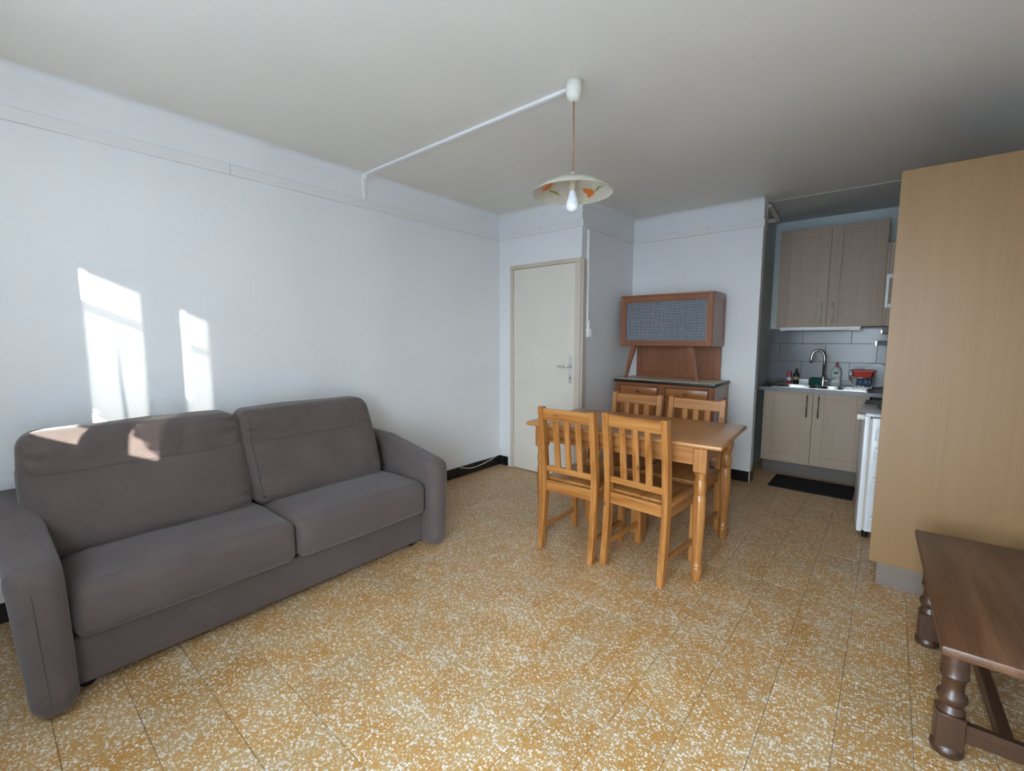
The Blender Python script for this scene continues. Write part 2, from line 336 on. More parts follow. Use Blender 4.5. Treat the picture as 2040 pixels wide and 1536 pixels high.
# floor: slab + terrazzo tiles
fl = box('floor', 'fgrout', None, -0.2, XR+0.2, YB-0.25, YK+0.2, -0.12, -0.0045); struct(fl, 'ochre terrazzo tiled floor')
TP = 0.2066; TX0 = 3.320; TY0 = 0.283
def in_room(x, y):
    if y < YB or x < -0.02 or x > XR: return False
    if x < XA: return y < YD
    if x < XP-0.05: return y < YA
    return y < YK
def proj(p):
    mw = cam.rotation_euler.to_matrix().inverted() @ (Vector(p)-CAM)
    if mw.z > -0.05: return None
    return 1020+900*mw.x/-mw.z, 768-900*mw.y/-mw.z
tiles = []
ix = -17
while TX0+ix*TP < XR+TP:
    iy = -5
    while TY0+iy*TP < YK+TP:
        cx, cy = TX0+(ix+.5)*TP, TY0+(iy+.5)*TP
        if any(in_room(cx+dx*TP*.5, cy+dy*TP*.5) for dx in (-1, 0, 1) for dy in (-1, 0, 1)):
            q = [proj((cx+dx*TP*.5, cy+dy*TP*.5, 0)) for dx, dy in ((-1, -1), (1, -1), (1, 1), (-1, 1))]
            a = 0.0
            if all(q):
                a = abs(sum(q[i][0]*q[(i+1) % 4][1]-q[(i+1) % 4][0]*q[i][1] for i in range(4)))/2
                mx_, my_ = sum(k[0] for k in q)/4, sum(k[1] for k in q)/4
                if not (-60 < mx_ < 2100 and -60 < my_ < 1600): a *= 0.01
                if cx < 0.8 and 0.05 < cy < 1.85: a *= 0.01
                if cx > 3.3 and cy > 3.2: a *= 0.01
                if cx > 3.05 and cy > 4.4: a *= 0.01
            tiles.append((a, cx, cy))
        iy += 1
    ix += 1
tiles.sort(reverse=True)
tbm = bmesh.new(); bx(tbm, -TP/2+0.0008, TP/2-0.0008, -TP/2+0.0008, TP/2-0.0008, -0.012, 0.0, 0.0009)
t0 = finish('floor_tile', tbm, 'terrazzo', fl)
for i, (a, cx, cy) in enumerate(tiles[:300]):
    t = t0 if i == 0 else t0.copy()
    if i: COL.objects.link(t); t.parent = fl
    t.location = (cx, cy, random.uniform(-0.0005, 0.0))
tbm = bmesh.new()
for a, cx, cy in tiles[300:]:
    bx(tbm, cx-TP/2+0.0008, cx+TP/2-0.0008, cy-TP/2+0.0008, cy+TP/2-0.0008, -0.012, 0.0, 0.0009)
t = finish('floor_tile_field', tbm, 'terrazzo', fl); t['kind'] = 'stuff'
# ceiling
ce = box('ceiling', 'ceil', None, -0.2, XR+0.2, YB-0.25, 4.82, ZC, ZC+0.15); struct(ce, 'white painted ceiling')
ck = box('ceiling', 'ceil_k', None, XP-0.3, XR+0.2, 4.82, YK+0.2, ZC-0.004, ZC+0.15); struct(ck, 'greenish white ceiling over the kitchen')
# walls
bm = bmesh.new()
cr = 0.045; pts = [(-0.2, -0.1), (0, -0.1), (0, ZC-cr)]
for k in range(1, 9):
    a = math.pi/2*k/8; pts.append((cr-cr*math.cos(a), ZC-cr+cr*math.sin(a)))
pts += [(cr, ZC+0.02), (-0.2, ZC+0.02)]
prism(bm, pts, 'y', YB-0.25, YD+0.1)
struct(finish('wall_left', bm, 'wall', auto=40), 'long white wall behind the sofa')
def wall(name, x0, x1, y0, y1, m='wall', z1=ZC+0.02, label=None):
    return struct(box(name, m, None, x0, x1, y0, y1, -0.1, z1), label)
# door wall with an opening for the door
DX0, DX1, DZ = 0.160, 0.975, 2.075
bm = bmesh.new()
bx(bm, -0.2, DX0, YD, YD+0.14, -0.1, ZC+0.02); bx(bm, DX1, XA, YD, YD+0.14, -0.1, ZC+0.02); bx(bm, DX0, DX1, YD, YD+0.14, DZ, ZC+0.02)
bx(bm, DX0-.05, DX1, YD+0.11, YD+0.14, -0.1, DZ)
struct(finish('wall_far', bm, 'wall'), 'white wall around the cream door')
wall('wall_recess', XA-0.14, XA, YD+0.14, YA+0.1, label='short return wall between door and buffet')
wall('wall_buffet', XA-0.14, XP, YA, YA+0.10, label='white wall behind the buffet')
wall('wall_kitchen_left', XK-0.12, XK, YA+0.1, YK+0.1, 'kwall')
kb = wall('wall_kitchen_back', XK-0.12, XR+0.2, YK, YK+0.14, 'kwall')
wall('wall_right', XR, XR+0.15, YB-0.25, YK+0.1)
# coves on door wall, recess and buffet walls
def cove_y(name, x0, x1, y, rr=0.045):   # wall facing -y
    bm = bmesh.new(); pts = [(y, ZC-rr)]
    for k in range(1, 7):
        a = math.pi/2*k/6; pts.append((y-rr+rr*math.cos(a), ZC-rr+rr*math.sin(a)))
    pts += [(y, ZC)]
    prism(bm, pts, 'x', x0, x1); return struct(finish(name, bm, 'trim', auto=40))
cove_y('trim_1', 0.0, XA, YD+0.0005); cove_y('trim_2', XA, XP, YA+0.0005)
bm = bmesh.new(); pts = [(XA-0.0005, ZC-.045)]
for k in range(1, 7):
    a = math.pi/2*k/6; pts.append((XA+.045-.045*math.cos(a), ZC-.045+.045*math.sin(a)))
pts += [(XA-0.0005, ZC)]
prism(bm, pts, 'y', YD, YA); struct(finish('trim_3', bm, 'trim', auto=40))
# picture rail band, pieces between the joints
def rail(name, segs):
    root = struct(empty(name)); root['label'] = 'flat white picture rail band below the ceiling'
    for s in segs: box('rail_board', 'trim', root, *s, 0.002)
    return root
z0, z1 = 2.349, 2.412
rail('trim_4', [(-0.001, 0.016, a+0.0012, b-0.0012, z0, z1) for a, b in ((YB, 1.10), (1.10, 3.25), (3.25, YD))])
rail('trim_5', [(a+.0008, b-.0008, YD-0.016, YD+0.001, z0, z1) for a, b in ((0.012, 0.55), (0.55, XA))])
rail('trim_6', [(XA-0.001, XA+0.016, a+.0008, b-.0008, z0, z1) for a, b in ((YD-0.012, YA-0.012),)])
rail('trim_7', [(a+.0008, b-.0008, YA-0.016, YA+0.001, z0, z1) for a, b in ((XA+.012, 1.75), (1.75, XP+0.012))]+[(XP-.001, XP+0.012, YA-0.012, YA+0.10, z0, z1)])
# rear wall: window opening with the sun, glazed door opening behind the camera
WX0, WX1, WZ0, WZ1 = 0.96, 2.01, 1.10, 2.225
GX0, GX1, GZ1 = 2.30, 3.55, 2.225
YO = YB-0.25
bm = bmesh.new()
bx(bm, -0.2, WX0, YO, YB, -0.1, ZC+.02); bx(bm, WX1, GX0, YO, YB, -0.1, ZC+.02); bx(bm, GX1, XR+.15, YO, YB, -0.1, ZC+.02)
bx(bm, WX0, WX1, YO, YB, -0.1, WZ0); bx(bm, WX0, WX1, YO, YB, WZ1, ZC+.02); bx(bm, GX0, GX1, YO, YB, GZ1, ZC+.02)
struct(finish('wall_rear', bm, 'wall'), 'white wall with the window and the glazed door')
# baseboards: black glazed tiles on grout
bt = {}
def skirt(name, axis, fixed, sign, start, end, j0):
    """tiles along axis; the wall face is at `fixed`, the room lies on the `sign` side"""
    th, h = 0.010, 0.100
    def B(a, b, t0_, t1_, z0_, z1_, m, nm, par, bev):
        lo, hi = sorted((fixed+sign*t0_, fixed+sign*t1_))
        if axis == 'y': return box(nm, m, par, lo, hi, a, b, z0_, z1_, bev)
        return box(nm, m, par, a, b, lo, hi, z0_, z1_, bev)
    root = struct(B(start, end, -0.004, 0.0055, 0.0, h-0.002, 'grout', name, None, 0)); root['label'] = 'black glazed tile skirting'
    js = [start]; k = j0
    while k < end:
        if k > start+0.012: js.append(k)
        k += TP
    js.append(end)
    for a, b in zip(js, js[1:]):
        if b-a > 0.01: B(a+0.0016, b-0.0016, 0.0, th, 0.001, h+random.uniform(-.001, .001), 'blackt', 'skirting_tile', root, 0.0015)
off = 2.918 - TP*17
skirt('baseboard_left', 'y', 0.0, 1, YB, YD-0.011, off)
skirt('baseboard_far', 'x', YD, -1, 0.004, DX0-0.04, 0.045)
skirt('baseboard_recess', 'y', XA, 1, YD+0.09, YA-0.011, YD+0.2)
skirt('baseboard_buffet', 'x', YA, -1, XA+0.004, XP, 2.012-TP*5)
skirt('baseboard_pier', 'y', XP, 1, YA-0.010, YA+0.10, 9)
skirt('baseboard_right', 'y', XR, -1, YB, 3.10, 0.1)
# sunlight window (rear wall, left)
YG = -0.55
win = struct(empty('window_1', ((WX0+WX1)/2, YG, WZ0)), 'double casement window with sheer half curtains')
def wbox(nm, m, x0, x1, z0_, z1_, y0=-0.03, y1=0.03, par=None, bev=0.004):
    cx = (WX0+WX1)/2
    return box(nm, m, par or win, x0-cx, x1-cx, y0, y1, z0_-WZ0, z1_-WZ0, bev)
bm = bmesh.new(); cx = (WX0+WX1)/2
for a in ((WX0, 1.03, WZ0, WZ1), (1.99, WX1, WZ0, WZ1), (WX0, WX1, WZ0, 1.15), (WX0, WX1, 2.21, WZ1)):
    bx(bm, a[0]-cx, a[1]-cx, -0.05, 0.03, a[2]-WZ0, a[3]-WZ0)
finish('window_frame', bm, 'pvc', win)
for (a, b, ga, gb) in ((1.03, 1.508, 1.092, 1.428), (1.512, 1.99, 1.592, 1.93)):
    bm = bmesh.new()
    for q in ((a, ga, 1.15, 2.21), (gb, b, 1.15, 2.21), (ga, gb, 1.15, 1.25), (ga, gb, 2.15, 2.21)):
        bx(bm, q[0]-cx, q[1]-cx, -0.025, 0.022, q[2]-WZ0, q[3]-WZ0)
    s = finish('sash', bm, 'pvc', win)
    box('pane', 'glass', s, ga-cx, gb-cx, -0.003, 0.003, 1.25-WZ0, 2.15-WZ0)
bm = bmesh.new(); tube(bm, [(1.508-cx, 0.028, 1.60-WZ0), (1.508-cx, 0.05, 1.60-WZ0), (1.508-cx, 0.055, 1.48-WZ0)], 0.008); finish('window_handle', bm, 'chrome', win, True)
# sheer half curtains: outline in window plane, pleated by real folds
def curtain(nm, left, hem, xr, zrod, label, seed):
    def xl(z):
        for (za, a), (zb, b) in zip(left, left[1:]):
            if zb <= z <= za: return a+(b-a)*(za-z)/(za-zb)
        return left[-1][1] if z < left[-1][0] else left[0][1]
    def zh(x):
        for (xa, a), (xb, b) in zip(hem, hem[1:]):
            if xa <= x <= xb: return a+(b-a)*(x-xa)/(xb-xa)
        return hem[0][1] if x < hem[0][0] else hem[-1][1]
    sx_, sz_ = -0.062, -0.024     # the cloth hangs a little in front of the glass
    left = [(z+sz_ if z < 2.1 else z, x+sx_) for z, x in left]; hem = [(x+sx_, z+sz_) for x, z in hem]; zrod += sz_
    root = empty(nm, (cx, YG, WZ0)); tag(root, label, 'curtain')
    bm = bmesh.new(); nx, nz = 60, 40; g = []
    for i in range(nx+1):
        f = i/nx; colv = []
        xm = xl(1.5)+(xr-xl(1.5))*f; zb = zh(xm)
        for j in range(nz+1):
            z = zb+(2.135-zb)*j/nz
            a = xl(z); x = a+(xr-a)*f
            fold = (0.0095*math.sin(f*21+1.1*math.sin(z*4.3+seed))+0.0075*math.sin(f*38+seed*3+1.6*math.sin(z*3.1)))*(0.5+0.9*min(1, abs(z-zrod)*1.6))
            x += 0.010*math.sin(f*23+4+2.0*math.sin(z*4+f*3))*math.sin(math.pi*f)
            colv.append(bm.verts.new((x-cx, 0.038+0.016+fold, z-WZ0)))
        g.append(colv)
    for i in range(nx):
        for j in range(nz): bm.faces.new((g[i][j], g[i+1][j], g[i+1][j+1], g[i][j+1]))
    finish('voile', bm, 'sheer', root, True)
    bm = bmesh.new(); hp = []
    for i in range(31):
        f = i/30; x = xl(1.5)+(xr-xl(1.5))*f; hp.append((x-cx, 0.05+0.006*math.sin(f*34), zh(x)+0.004-WZ0))
    tube(bm, hp, 0.0035, 6); finish('hem', bm, 'sheerd', root, True)
    for dz in (0.016, -0.016):
        bm = bmesh.new(); tube(bm, [(xl(zrod)-cx+(xr-xl(zrod))*k/12, 0.049, zrod+dz-WZ0+0.002*math.sin(k*2)) for k in range(13)], 0.0032, 6)
        finish('rod_pocket_seam', bm, 'sheerd', root, True)
    bm = bmesh.new(); tube(bm, [(xl(zrod)-.03-cx, 0.049, zrod-WZ0), (xr+.02-cx, 0.049, zrod-WZ0)], 0.004, 8); finish('curtain_rod', bm, 'sheer', root, True)
    return root
curtain('sheer_curtain', [(2.135, 1.137), (1.985, 1.130), (1.965, 1.088), (1.2, 1.088)], [(1.08, 1.415), (1.14, 1.392), (1.20, 1.352), (1.30, 1.335), (1.45, 1.345)], 1.445, 1.951, 'white sheer half curtain on the left window sash', 0.4)
curtain('sheer_curtain', [(2.135, 1.641), (1.93, 1.652), (1.63, 1.634), (1.60, 1.590), (1.2, 1.588)], [(1.58, 1.43), (1.615, 1.405), (1.66, 1.36), (1.71, 1.32), (1.77, 1.27), (1.94, 1.26)], 1.935, 1.936, 'white sheer half curtain on the right window sash', 2.1)
# glazed double door behind the camera
gd = struct(empty('door_2', ((GX0+GX1)/2, -0.58, 0)), 'white glazed double door')
gc = (GX0+GX1)/2
bm = bmesh.new()
for a in ((GX0, GX0+.05, 0, GZ1), (GX1-.05, GX1, 0, GZ1), (GX0, GX1, GZ1-.06, GZ1), (GX0, GX1, 0, 0.03)):
    bx(bm, a[0]-gc, a[1]-gc, -0.05, 0.03, a[2], a[3])
finish('door_frame', bm, 'pvc', gd)
for a, b in ((GX0+.05, gc-.002), (gc+.002, GX1-.05)):
    bm = bmesh.new()
    for q in ((a, a+.07, .03, GZ1-.06), (b-.07, b, .03, GZ1-.06), (a+.07, b-.07, .03, .15), (a+.07, b-.07, GZ1-.14, GZ1-.06)):
        bx(bm, q[0]-gc, q[1]-gc, -0.025, 0.02, q[2], q[3])
    s = finish('door_leaf', bm, 'pvc', gd)
    box('pane', 'glass', s, a+.07-gc, b-.07-gc, -.003, .003, .15, GZ1-.14)
# outside: terrace, unseen block added to keep the low sun off the glazed door
ter = box('ground_outside', 'pave', None, -25, 30, -30, YO-0.01, -0.35, -0.15); struct(ter, 'pale paved ground outside')
nb = box('added_sun_block', 'ext', None, 12.0, 18.0, -9.0, -2.5, -0.15, 9.0); struct(nb, 'unseen pale block added to keep sun off the glazed door')

# ---------------------------------------------------------------- door
d = struct(empty('door_1', ((DX0+DX1)/2, YD, 0)), 'cream flush interior door with chrome lever')
dc = (DX0+DX1)/2
bm = bmesh.new()   # architrave + rebate
for a in ((DX0-0.004, DX0+0.036, 0, DZ-0.0325), (DX1-0.045, DX1+0.012, 0, DZ-0.0325), (DX0-0.004, DX1+0.012, DZ-0.032, DZ+0.005)):
    bx(bm, a[0]-dc, a[1]-dc, -0.012, 0.10, a[2], a[3], 0.002)
finish('door_frame', bm, 'jamb', d)
LX0, LX1 = DX0+0.038, DX1-0.047
leaf = box('door_leaf', 'door', d, LX0-dc, LX1-dc, -0.004, 0.036, 0.006, DZ-0.035, 0.002)
for z in (0.25, 1.02, 1.88):
    bm = bmesh.new(); lathe(bm, [(0.006, z-.045), (0.0075, z-.043), (0.0075, z+.043), (0.006, z+.045)], (LX0-dc+0.001, -0.010), 10); finish('hinge', bm, 'jamb', leaf, auto=40)
hp = box('handle_plate', 'chrome', leaf, LX1-0.062-dc, LX1-0.024-dc, -0.008, -0.004, 0.935, 1.195, 0.002)
bm = bmesh.new(); hx = LX1-0.043-dc
tube(bm, [(hx, -0.006, 1.095), (hx, -0.045, 1.095), (hx-0.012, -0.055, 1.095), (hx-0.05, -0.057, 1.095), (hx-0.09, -0.055, 1.093), (hx-0.12, -0.052, 1.096)], [0.010, 0.009, 0.009, 0.009, 0.008, 0.006], 12)
finish('door_lever', bm, 'chrome', leaf, True)
bm = bmesh.new(); lathe(bm, [(0.011, 0), (0.011, 0.004)], (0, 0), 14); bmesh.ops.rotate(bm, verts=bm.verts[:], matrix=Matrix.Rotation(R(90), 3, 'X'))
o = finish('keyhole', bm, 'black', leaf); o.location = (hx, -0.007, 0.985); o.scale = (0.35, 1, 0.9)
box('corner_trim', 'jamb', d, XA-0.002-dc, XA+0.012-dc, 0.015, 0.075, 0.0, DZ+0.0, 0.003)
# ---------------------------------------------------------------- conduits and switch
c = empty('cable_conduit', (0, 2.02, 2.40)); tag(c, 'white cable trunking running up the wall and across the ceiling to the lamp', 'conduit')
box('wall_trunking', 'pvc', c, 0.0, 0.018, -0.013, 0.013, 0.012, 0.192, 0.003)
bm = bmesh.new(); pts = []
bx(bm, 0.04, 1.845, -0.013, 0.013, 0.184, 0.2, 0.003); finish('ceiling_trunking', bm, 'pvc', c)
box('corner_elbow', 'pvc', c, 0.002, 0.055, -0.0145, 0.0145, 0.155, 0.199, 0.006)
c = empty('switch_conduit', (XA, 3.70, 1.44)); tag(c, 'white vertical trunking down the return wall beside the door frame', 'conduit')
box('trunking', 'pvc', c, 0.0, 0.016, -0.028, 0.0, 0.05, 0.895, 0.003)
box('trunking_cover', 'pvc', c, 0.016, 0.019, -0.024, -0.004, 0.06, 0.89, 0.001)
c = empty('light_switch', (XA, 3.715, 1.365)); tag(c, 'small white surface switch at the foot of the vertical trunking', 'switch')
box('switch_housing', 'pvc', c, 0.0, 0.034, -0.045, 0.045, 0.0, 0.085, 0.006, 2)
box('switch_rocker', 'pvc', c, 0.034, 0.040, -0.018, 0.018, 0.02, 0.065, 0.003)
box('cable_entry', 'pvc', c, 0.0, 0.028, -0.03, 0.0, 0.085, 0.155, 0.004)
c = finish('telephone_cable', (lambda b: (tube(b, [(0.016, 2.98, 0.097), (0.022, 3.04, 0.078), (0.024, 3.12, 0.062), (0.024, 3.2, 0.06), (0.022, 3.30, 0.068), (0.022, 3.40, 0.085), (0.020, 3.48, 0.10), (0.024, 3.545, 0.115), (0.028, 3.566, 0.13), (0.030, 3.568, 0.18)], 0.0035, 8), b)[1])(bmesh.new()), 'cream_pvc', None, True)
tag(c, 'thin cream cable drooping along the black skirting into the corner', 'cable')
# ---------------------------------------------------------------- pendant lamp
LXc, LYc = 1.905, 1.985
lamp = empty('pendant_lamp', (LXc, LYc, 1.985)); tag(lamp, 'pendant lamp with shallow cream shade painted with orange flowers', 'lamp')
bm = bmesh.new(); lathe(bm, [(0.006, 0.520), (0.018, 0.522), (0.030, 0.533), (0.037, 0.552), (0.040, 0.580), (0.041, 0.614)], (0, 0), 28); finish('ceiling_cup', bm, 'cream_pvc', lamp, True)
bm = bmesh.new(); tube(bm, [(0, 0, 0.524), (0.002, 0, 0.35), (0, 0, 0.18)], 0.0042, 10); finish('cord', bm, 'cord', lamp, True)
sh_prof = [(0.018, 0.165), (0.05, 0.163), (0.09, 0.154), (0.13, 0.138), (0.165, 0.118), (0.198, 0.093), (0.200, 0.090), (0.197, 0.089), (0.163, 0.113), (0.128, 0.133), (0.088, 0.149), (0.05, 0.158), (0.018, 0.160)]
bm = bmesh.new(); lathe(bm, sh_prof+[sh_prof[0]], (0, 0), 64, cap=False); bmesh.ops.remove_doubles(bm, verts=bm.verts[:], dist=1e-5)
shade = finish('lamp_shade', bm, 'shade', lamp, auto=45)
bm = bmesh.new(); lathe(bm, [(0.004, 0.192), (0.010, 0.190), (0.016, 0.178), (0.021, 0.166), (0.021, 0.162)], (0, 0), 24); finish('top_cap', bm, 'cream_pvc', lamp, True)
bm = bmesh.new(); lathe(bm, [(0.028, 0.160), (0.028, 0.152), (0.022, 0.150), (0.022, 0.146), (0.026, 0.145), (0.026, 0.138), (0.0185, 0.136), (0.0185, 0.106), (0.017, 0.104)], (0, 0), 24); finish('socket', bm, 'porcelain', lamp, auto=40)
bm = bmesh.new(); lathe(bm, [(0.0150, 0.106), (0.0165, 0.094), (0.021, 0.076), (0.0285, 0.054), (0.0330, 0.037), (0.0325, 0.022), (0.026, 0.009), (0.015, 0.002), (0.004, 0.0)], (0, 0), 28); finish('light_bulb', bm, 'bulb', lamp, True)
def shade_z(r):   # underside of the shade
    pr = [(0.05, 0.158), (0.088, 0.149), (0.128, 0.133), (0.163, 0.113), (0.197, 0.089)]
    for (a, za), (b, zb) in zip(pr, pr[1:]):
        if r <= b: return za+(zb-za)*(r-a)/(b-a)
    return 0.089
def on_shade(nm, m, outline):
    # painted motif following the underside of the shade; outline in shade coordinates
    bm = bmesh.new(); top = []; bot = []
    for x, y in outline:
        z = shade_z(math.hypot(x, y)); top.append(bm.verts.new((x, y, z-0.0006))); bot.append(bm.verts.new((x, y, z-0.0018)))
    n = len(outline); bm.faces.new(top); bm.faces.new(bot[::-1])
    for i in range(n): bm.faces.new((top[i], top[(i+1) % n], bot[(i+1) % n], bot[i]))
    bmesh.ops.triangulate(bm, faces=bm.faces[:]); finish(nm, bm, m, shade)
on_shade('painted_flower', 'orange', [(-0.1352, -0.0829), (-0.1113, -0.0782), (-0.0915, -0.0682), (-0.0814, -0.0443), (-0.1005, -0.0341), (-0.1225, -0.0244), (-0.1391, -0.0354), (-0.1399, -0.0556)])
on_shade('painted_stem', 'stem', [(-0.1323, -0.0148), (-0.1273, 0.0177), (-0.1235, 0.0437), (-0.1255, 0.0673), (-0.1298, 0.0737), (-0.1304, 0.0654), (-0.1331, 0.0428), (-0.1365, 0.0132), (-0.1364, -0.0098)])
on_shade('painted_flower', 'orange', [(-0.0038, 0.1004), (0.0063, 0.113), (0.0293, 0.1181), (0.043, 0.1294), (0.0396, 0.1448), (0.0237, 0.1587), (0.005, 0.1631), (-0.0057, 0.1716), (-0.0107, 0.1623), (-0.007, 0.1432), (-0.0135, 0.129)])
on_shade('painted_stem', 'stem', [(0.0484, 0.1326), (0.066, 0.1191), (0.0861, 0.1006), (0.1089, 0.0871), (0.1288, 0.081), (0.1075, 0.0962), (0.0896, 0.1085), (0.0711, 0.1247), (0.0502, 0.1374)])

# ---------------------------------------------------------------- sofa
so = empty('sofa', (0, 0, 0)); tag(so, 'long two seat sofa in dark taupe fabric against the left wall', 'sofa')
def nz(p, s): return noise.noise(Vector((p[0]*s, p[1]*s, p[2]*s)))
SL0, SL1, SM, SR1 = 0.155, 0.155, 0.985, 1.800
box('base', 'fabric', so, 0.30, 0.885, 0.13, 1.82, 0.035, 0.228, 0.012, 2)
bm = rbox((0.125, 0.89, 0.36), 0.05, 14, lambda p, u: Vector((0.165+p.x-0.05*(u.z+1)/2, 0.97+p.y, 0.41+p.z))); finish('back_frame', bm, 'fabric', so, True)
def seat(y0, y1):
    hy = (y1-y0)/2-0.002; yc = (y0+y1)/2
    def f(p, u):
        q = Vector((0.655+p.x, yc+p.y, 0.335+p.z))
        if p.z > 0: q.z += 0.014*(1-u.x*u.x)*(1-u.y**4) - 0.012*max(0, -u.x)
        if u.x > 0.9: q.x += 0.012*(1-u.z*u.z)*(1-u.y**6)
        q.z += 0.004*nz(q, 4)
        return q
    o = finish('seat_cushion', rbox((0.290, hy, 0.108), 0.050, 26, f), 'fabric', so, True)
    return o
seat(0.158, SM); seat(SM, 1.812)
def back(y0, y1, seed):
    hy = (y1-y0)/2; yc = (y0+y1)/2; hz = 0.262
    def f(p, u):
        t = (p.z+hz)/(2*hz)              # 0 bottom .. 1 top
        x = p.x*(1.0-0.18*t)
        lean = 0.455-0.175*t
        w = 1.0+0.025*math.sin(math.pi*min(1, t*1.1))
        y = p.y*w
        front = max(0.0, u.x)
        puff = (1-u.y**4)*(math.sin(math.pi*min(1, max(0, t/0.72)))*0.035 if t < 0.72 else math.sin(math.pi*min(1, (t-0.72)/0.36))*0.022)
        x += front*puff
        ds = abs(t-0.665)                # stitched seam
        if u.x > 0.8 and abs(u.y) < 0.97:
            x -= 0.010*math.exp(-(ds/0.018)**2)
            # gathers at both seam ends
            for e in (-0.72, 0.72):
                rr = math.hypot((u.y-e)*hy, (t-0.665)*2*hz)
                x -= 0.010*math.exp(-(rr/0.045)**2)
            x += 0.011*nz((y*1.0+seed, t*1.4, seed), 6)*(1-0.5*abs(u.y))
            x += 0.006*math.sin(t*62+3*nz((y, t, seed), 4))*math.exp(-((abs(u.y)-0.93)/0.13)**2)
            x += 0.007*math.sin((y+0.35*t)*70+seed)*math.exp(-((t-0.10)/0.14)**2)*max(0, nz((y*2+seed, 0, 0), 3)+0.25)
            x += 0.008*math.sin((y-0.25*t)*58+seed)*math.exp(-((t-0.84)/0.10)**2)*max(0, nz((y*2, seed, 0), 3)+0.3)
        z = p.z*(1+0.02*(1-u.y*u.y)) + 0.006*nz((y+seed, x*2, 0), 5)
        return Vector((lean+x, yc+y, 0.685+z))
    o = finish('back_cushion', rbox((0.115, hy, hz), 0.07, 46, f), 'fabric', so, True)
    def seam(nm, pts):
        bm = bmesh.new(); tube(bm, pts, 0.0024, 6); finish(nm, bm, 'fabricd', o, True)
    zs = -hz+0.665*2*hz
    seam('cross_seam', [f(on_round((0.115, v*hy, zs), (0.115, hy, hz), 0.07), Vector((1, v, 0.33)))+Vector((0.0012, 0, 0)) for v in [k/40*0.94 for k in range(-40, 41)]])
    for e in ((-0.90,) if y0 > 0.5 else ()):
        seam('side_seam', [f(on_round((0.115, e*hy, -hz+t*2*hz), (0.115, hy, hz), 0.07), Vector((1, e, 2*t-1)))+Vector((0.001, 0, 0)) for t in [0.08+0.84*k/30 for k in range(31)]])
    return o
back(0.085, 0.940, 1.7); back(0.940, 1.765, 9.1)
def arm(sgn, yin):
    def f(p, u):
        x = 0.525+p.x; t = (p.z+0.30)/0.60
        top = 0.565+min(0.10, max(0, (0.99-x))*0.17)
        z = 0.010+t*(top-0.010)
        y = yin+sgn*(0.068+p.y*sgn*(0.92+0.16*t))+sgn*(0.022+0.030*max(0, (0.9-x)))*t
        if u.x > 0.85: x += 0.010*(1-u.y*u.y)-0.010*(1-t)-0.02*max(0, t-0.8)/0.2
        x += 0.003*nz((x*2, y*2, z*2), 6)
        if t > 0.85: y += 0.004*math.sin(x*60)*math.exp(-((x-0.97)/0.06)**2)
        return Vector((x, y, z))
    o = finish('armrest', rbox((0.475, 0.070, 0.30), 0.055, 30, f), 'fabric', so, True)
    bm = bmesh.new(); pts = []
    for k in range(25):
        t = 0.06+0.80*k/24; q = f(on_round((0.475, sgn*0.014, -0.30+0.60*t), (0.475, 0.070, 0.30), 0.055), Vector((1, sgn*0.2, 2*t-1))); pts.append((q.x, q.y, q.z))
    tube(bm, pts, 0.0016, 6); finish('piping', bm, 'fabricd', o, True)
arm(-1, 0.163); arm(1, 1.806)
for x, y in ((0.82, 0.19), (0.82, 1.76), (0.36, 0.19), (0.36, 1.76)):
    bm = bmesh.new(); lathe(bm, [(0.024, 0.0), (0.028, 0.006), (0.028, 0.036)], (x, y), 14); finish('foot', bm, 'black', so, auto=40)

# ---------------------------------------------------------------- dining table
TT = 0.788
tb = empty('dining_table', (1.880, 2.826, 0), R(3.6)); tag(tb, 'rectangular varnished pine dining table with turned legs', 'table')
hx_, hy_ = 0.626, 0.375
bm = bmesh.new(); bx(bm, -hx_, hx_, -hy_, hy_, TT-0.026, TT, 0.009, 3); finish('table_top', bm, 'table_top', tb, auto=30)
ax_, ay_ = hx_-0.102, hy_-0.036
for s in (-1, 1):
    box('apron', 'pine_x', tb, -ax_, ax_, s*ay_-0.011, s*ay_+0.011, TT-0.125, TT-0.026, 0.002)
    box('apron', 'pine_y', tb, s*ax_-0.011, s*ax_+0.011, -ay_, ay_, TT-0.125, TT-0.026, 0.002)
def table_leg(x, y):
    bm = bmesh.new(); zt = TT-0.026
    bx(bm, x-0.036, x+0.036, y-0.036, y+0.036, zt-0.135, zt, 0.004)
    prof = [(0.024, 0.0), (0.026, 0.02), (0.030, 0.072), (0.026, 0.082), (0.030, 0.090), (0.026, 0.098), (0.025, 0.13), (0.029, 0.25), (0.033, 0.36), (0.034, 0.44), (0.032, 0.488), (0.027, 0.498), (0.030, 0.505), (0.034, 0.53), (0.034, 0.552), (0.030, 0.578), (0.027, 0.59), (0.030, 0.598), (0.030, 0.606), (0.036, 0.626)]
    lathe(bm, prof, (x, y), 28); finish('leg', bm, 'pine_z', tb, auto=40)
for sx in (-1, 1):
    for sy in (-1, 1): table_leg(sx*(hx_-0.110), sy*(hy_-0.040))

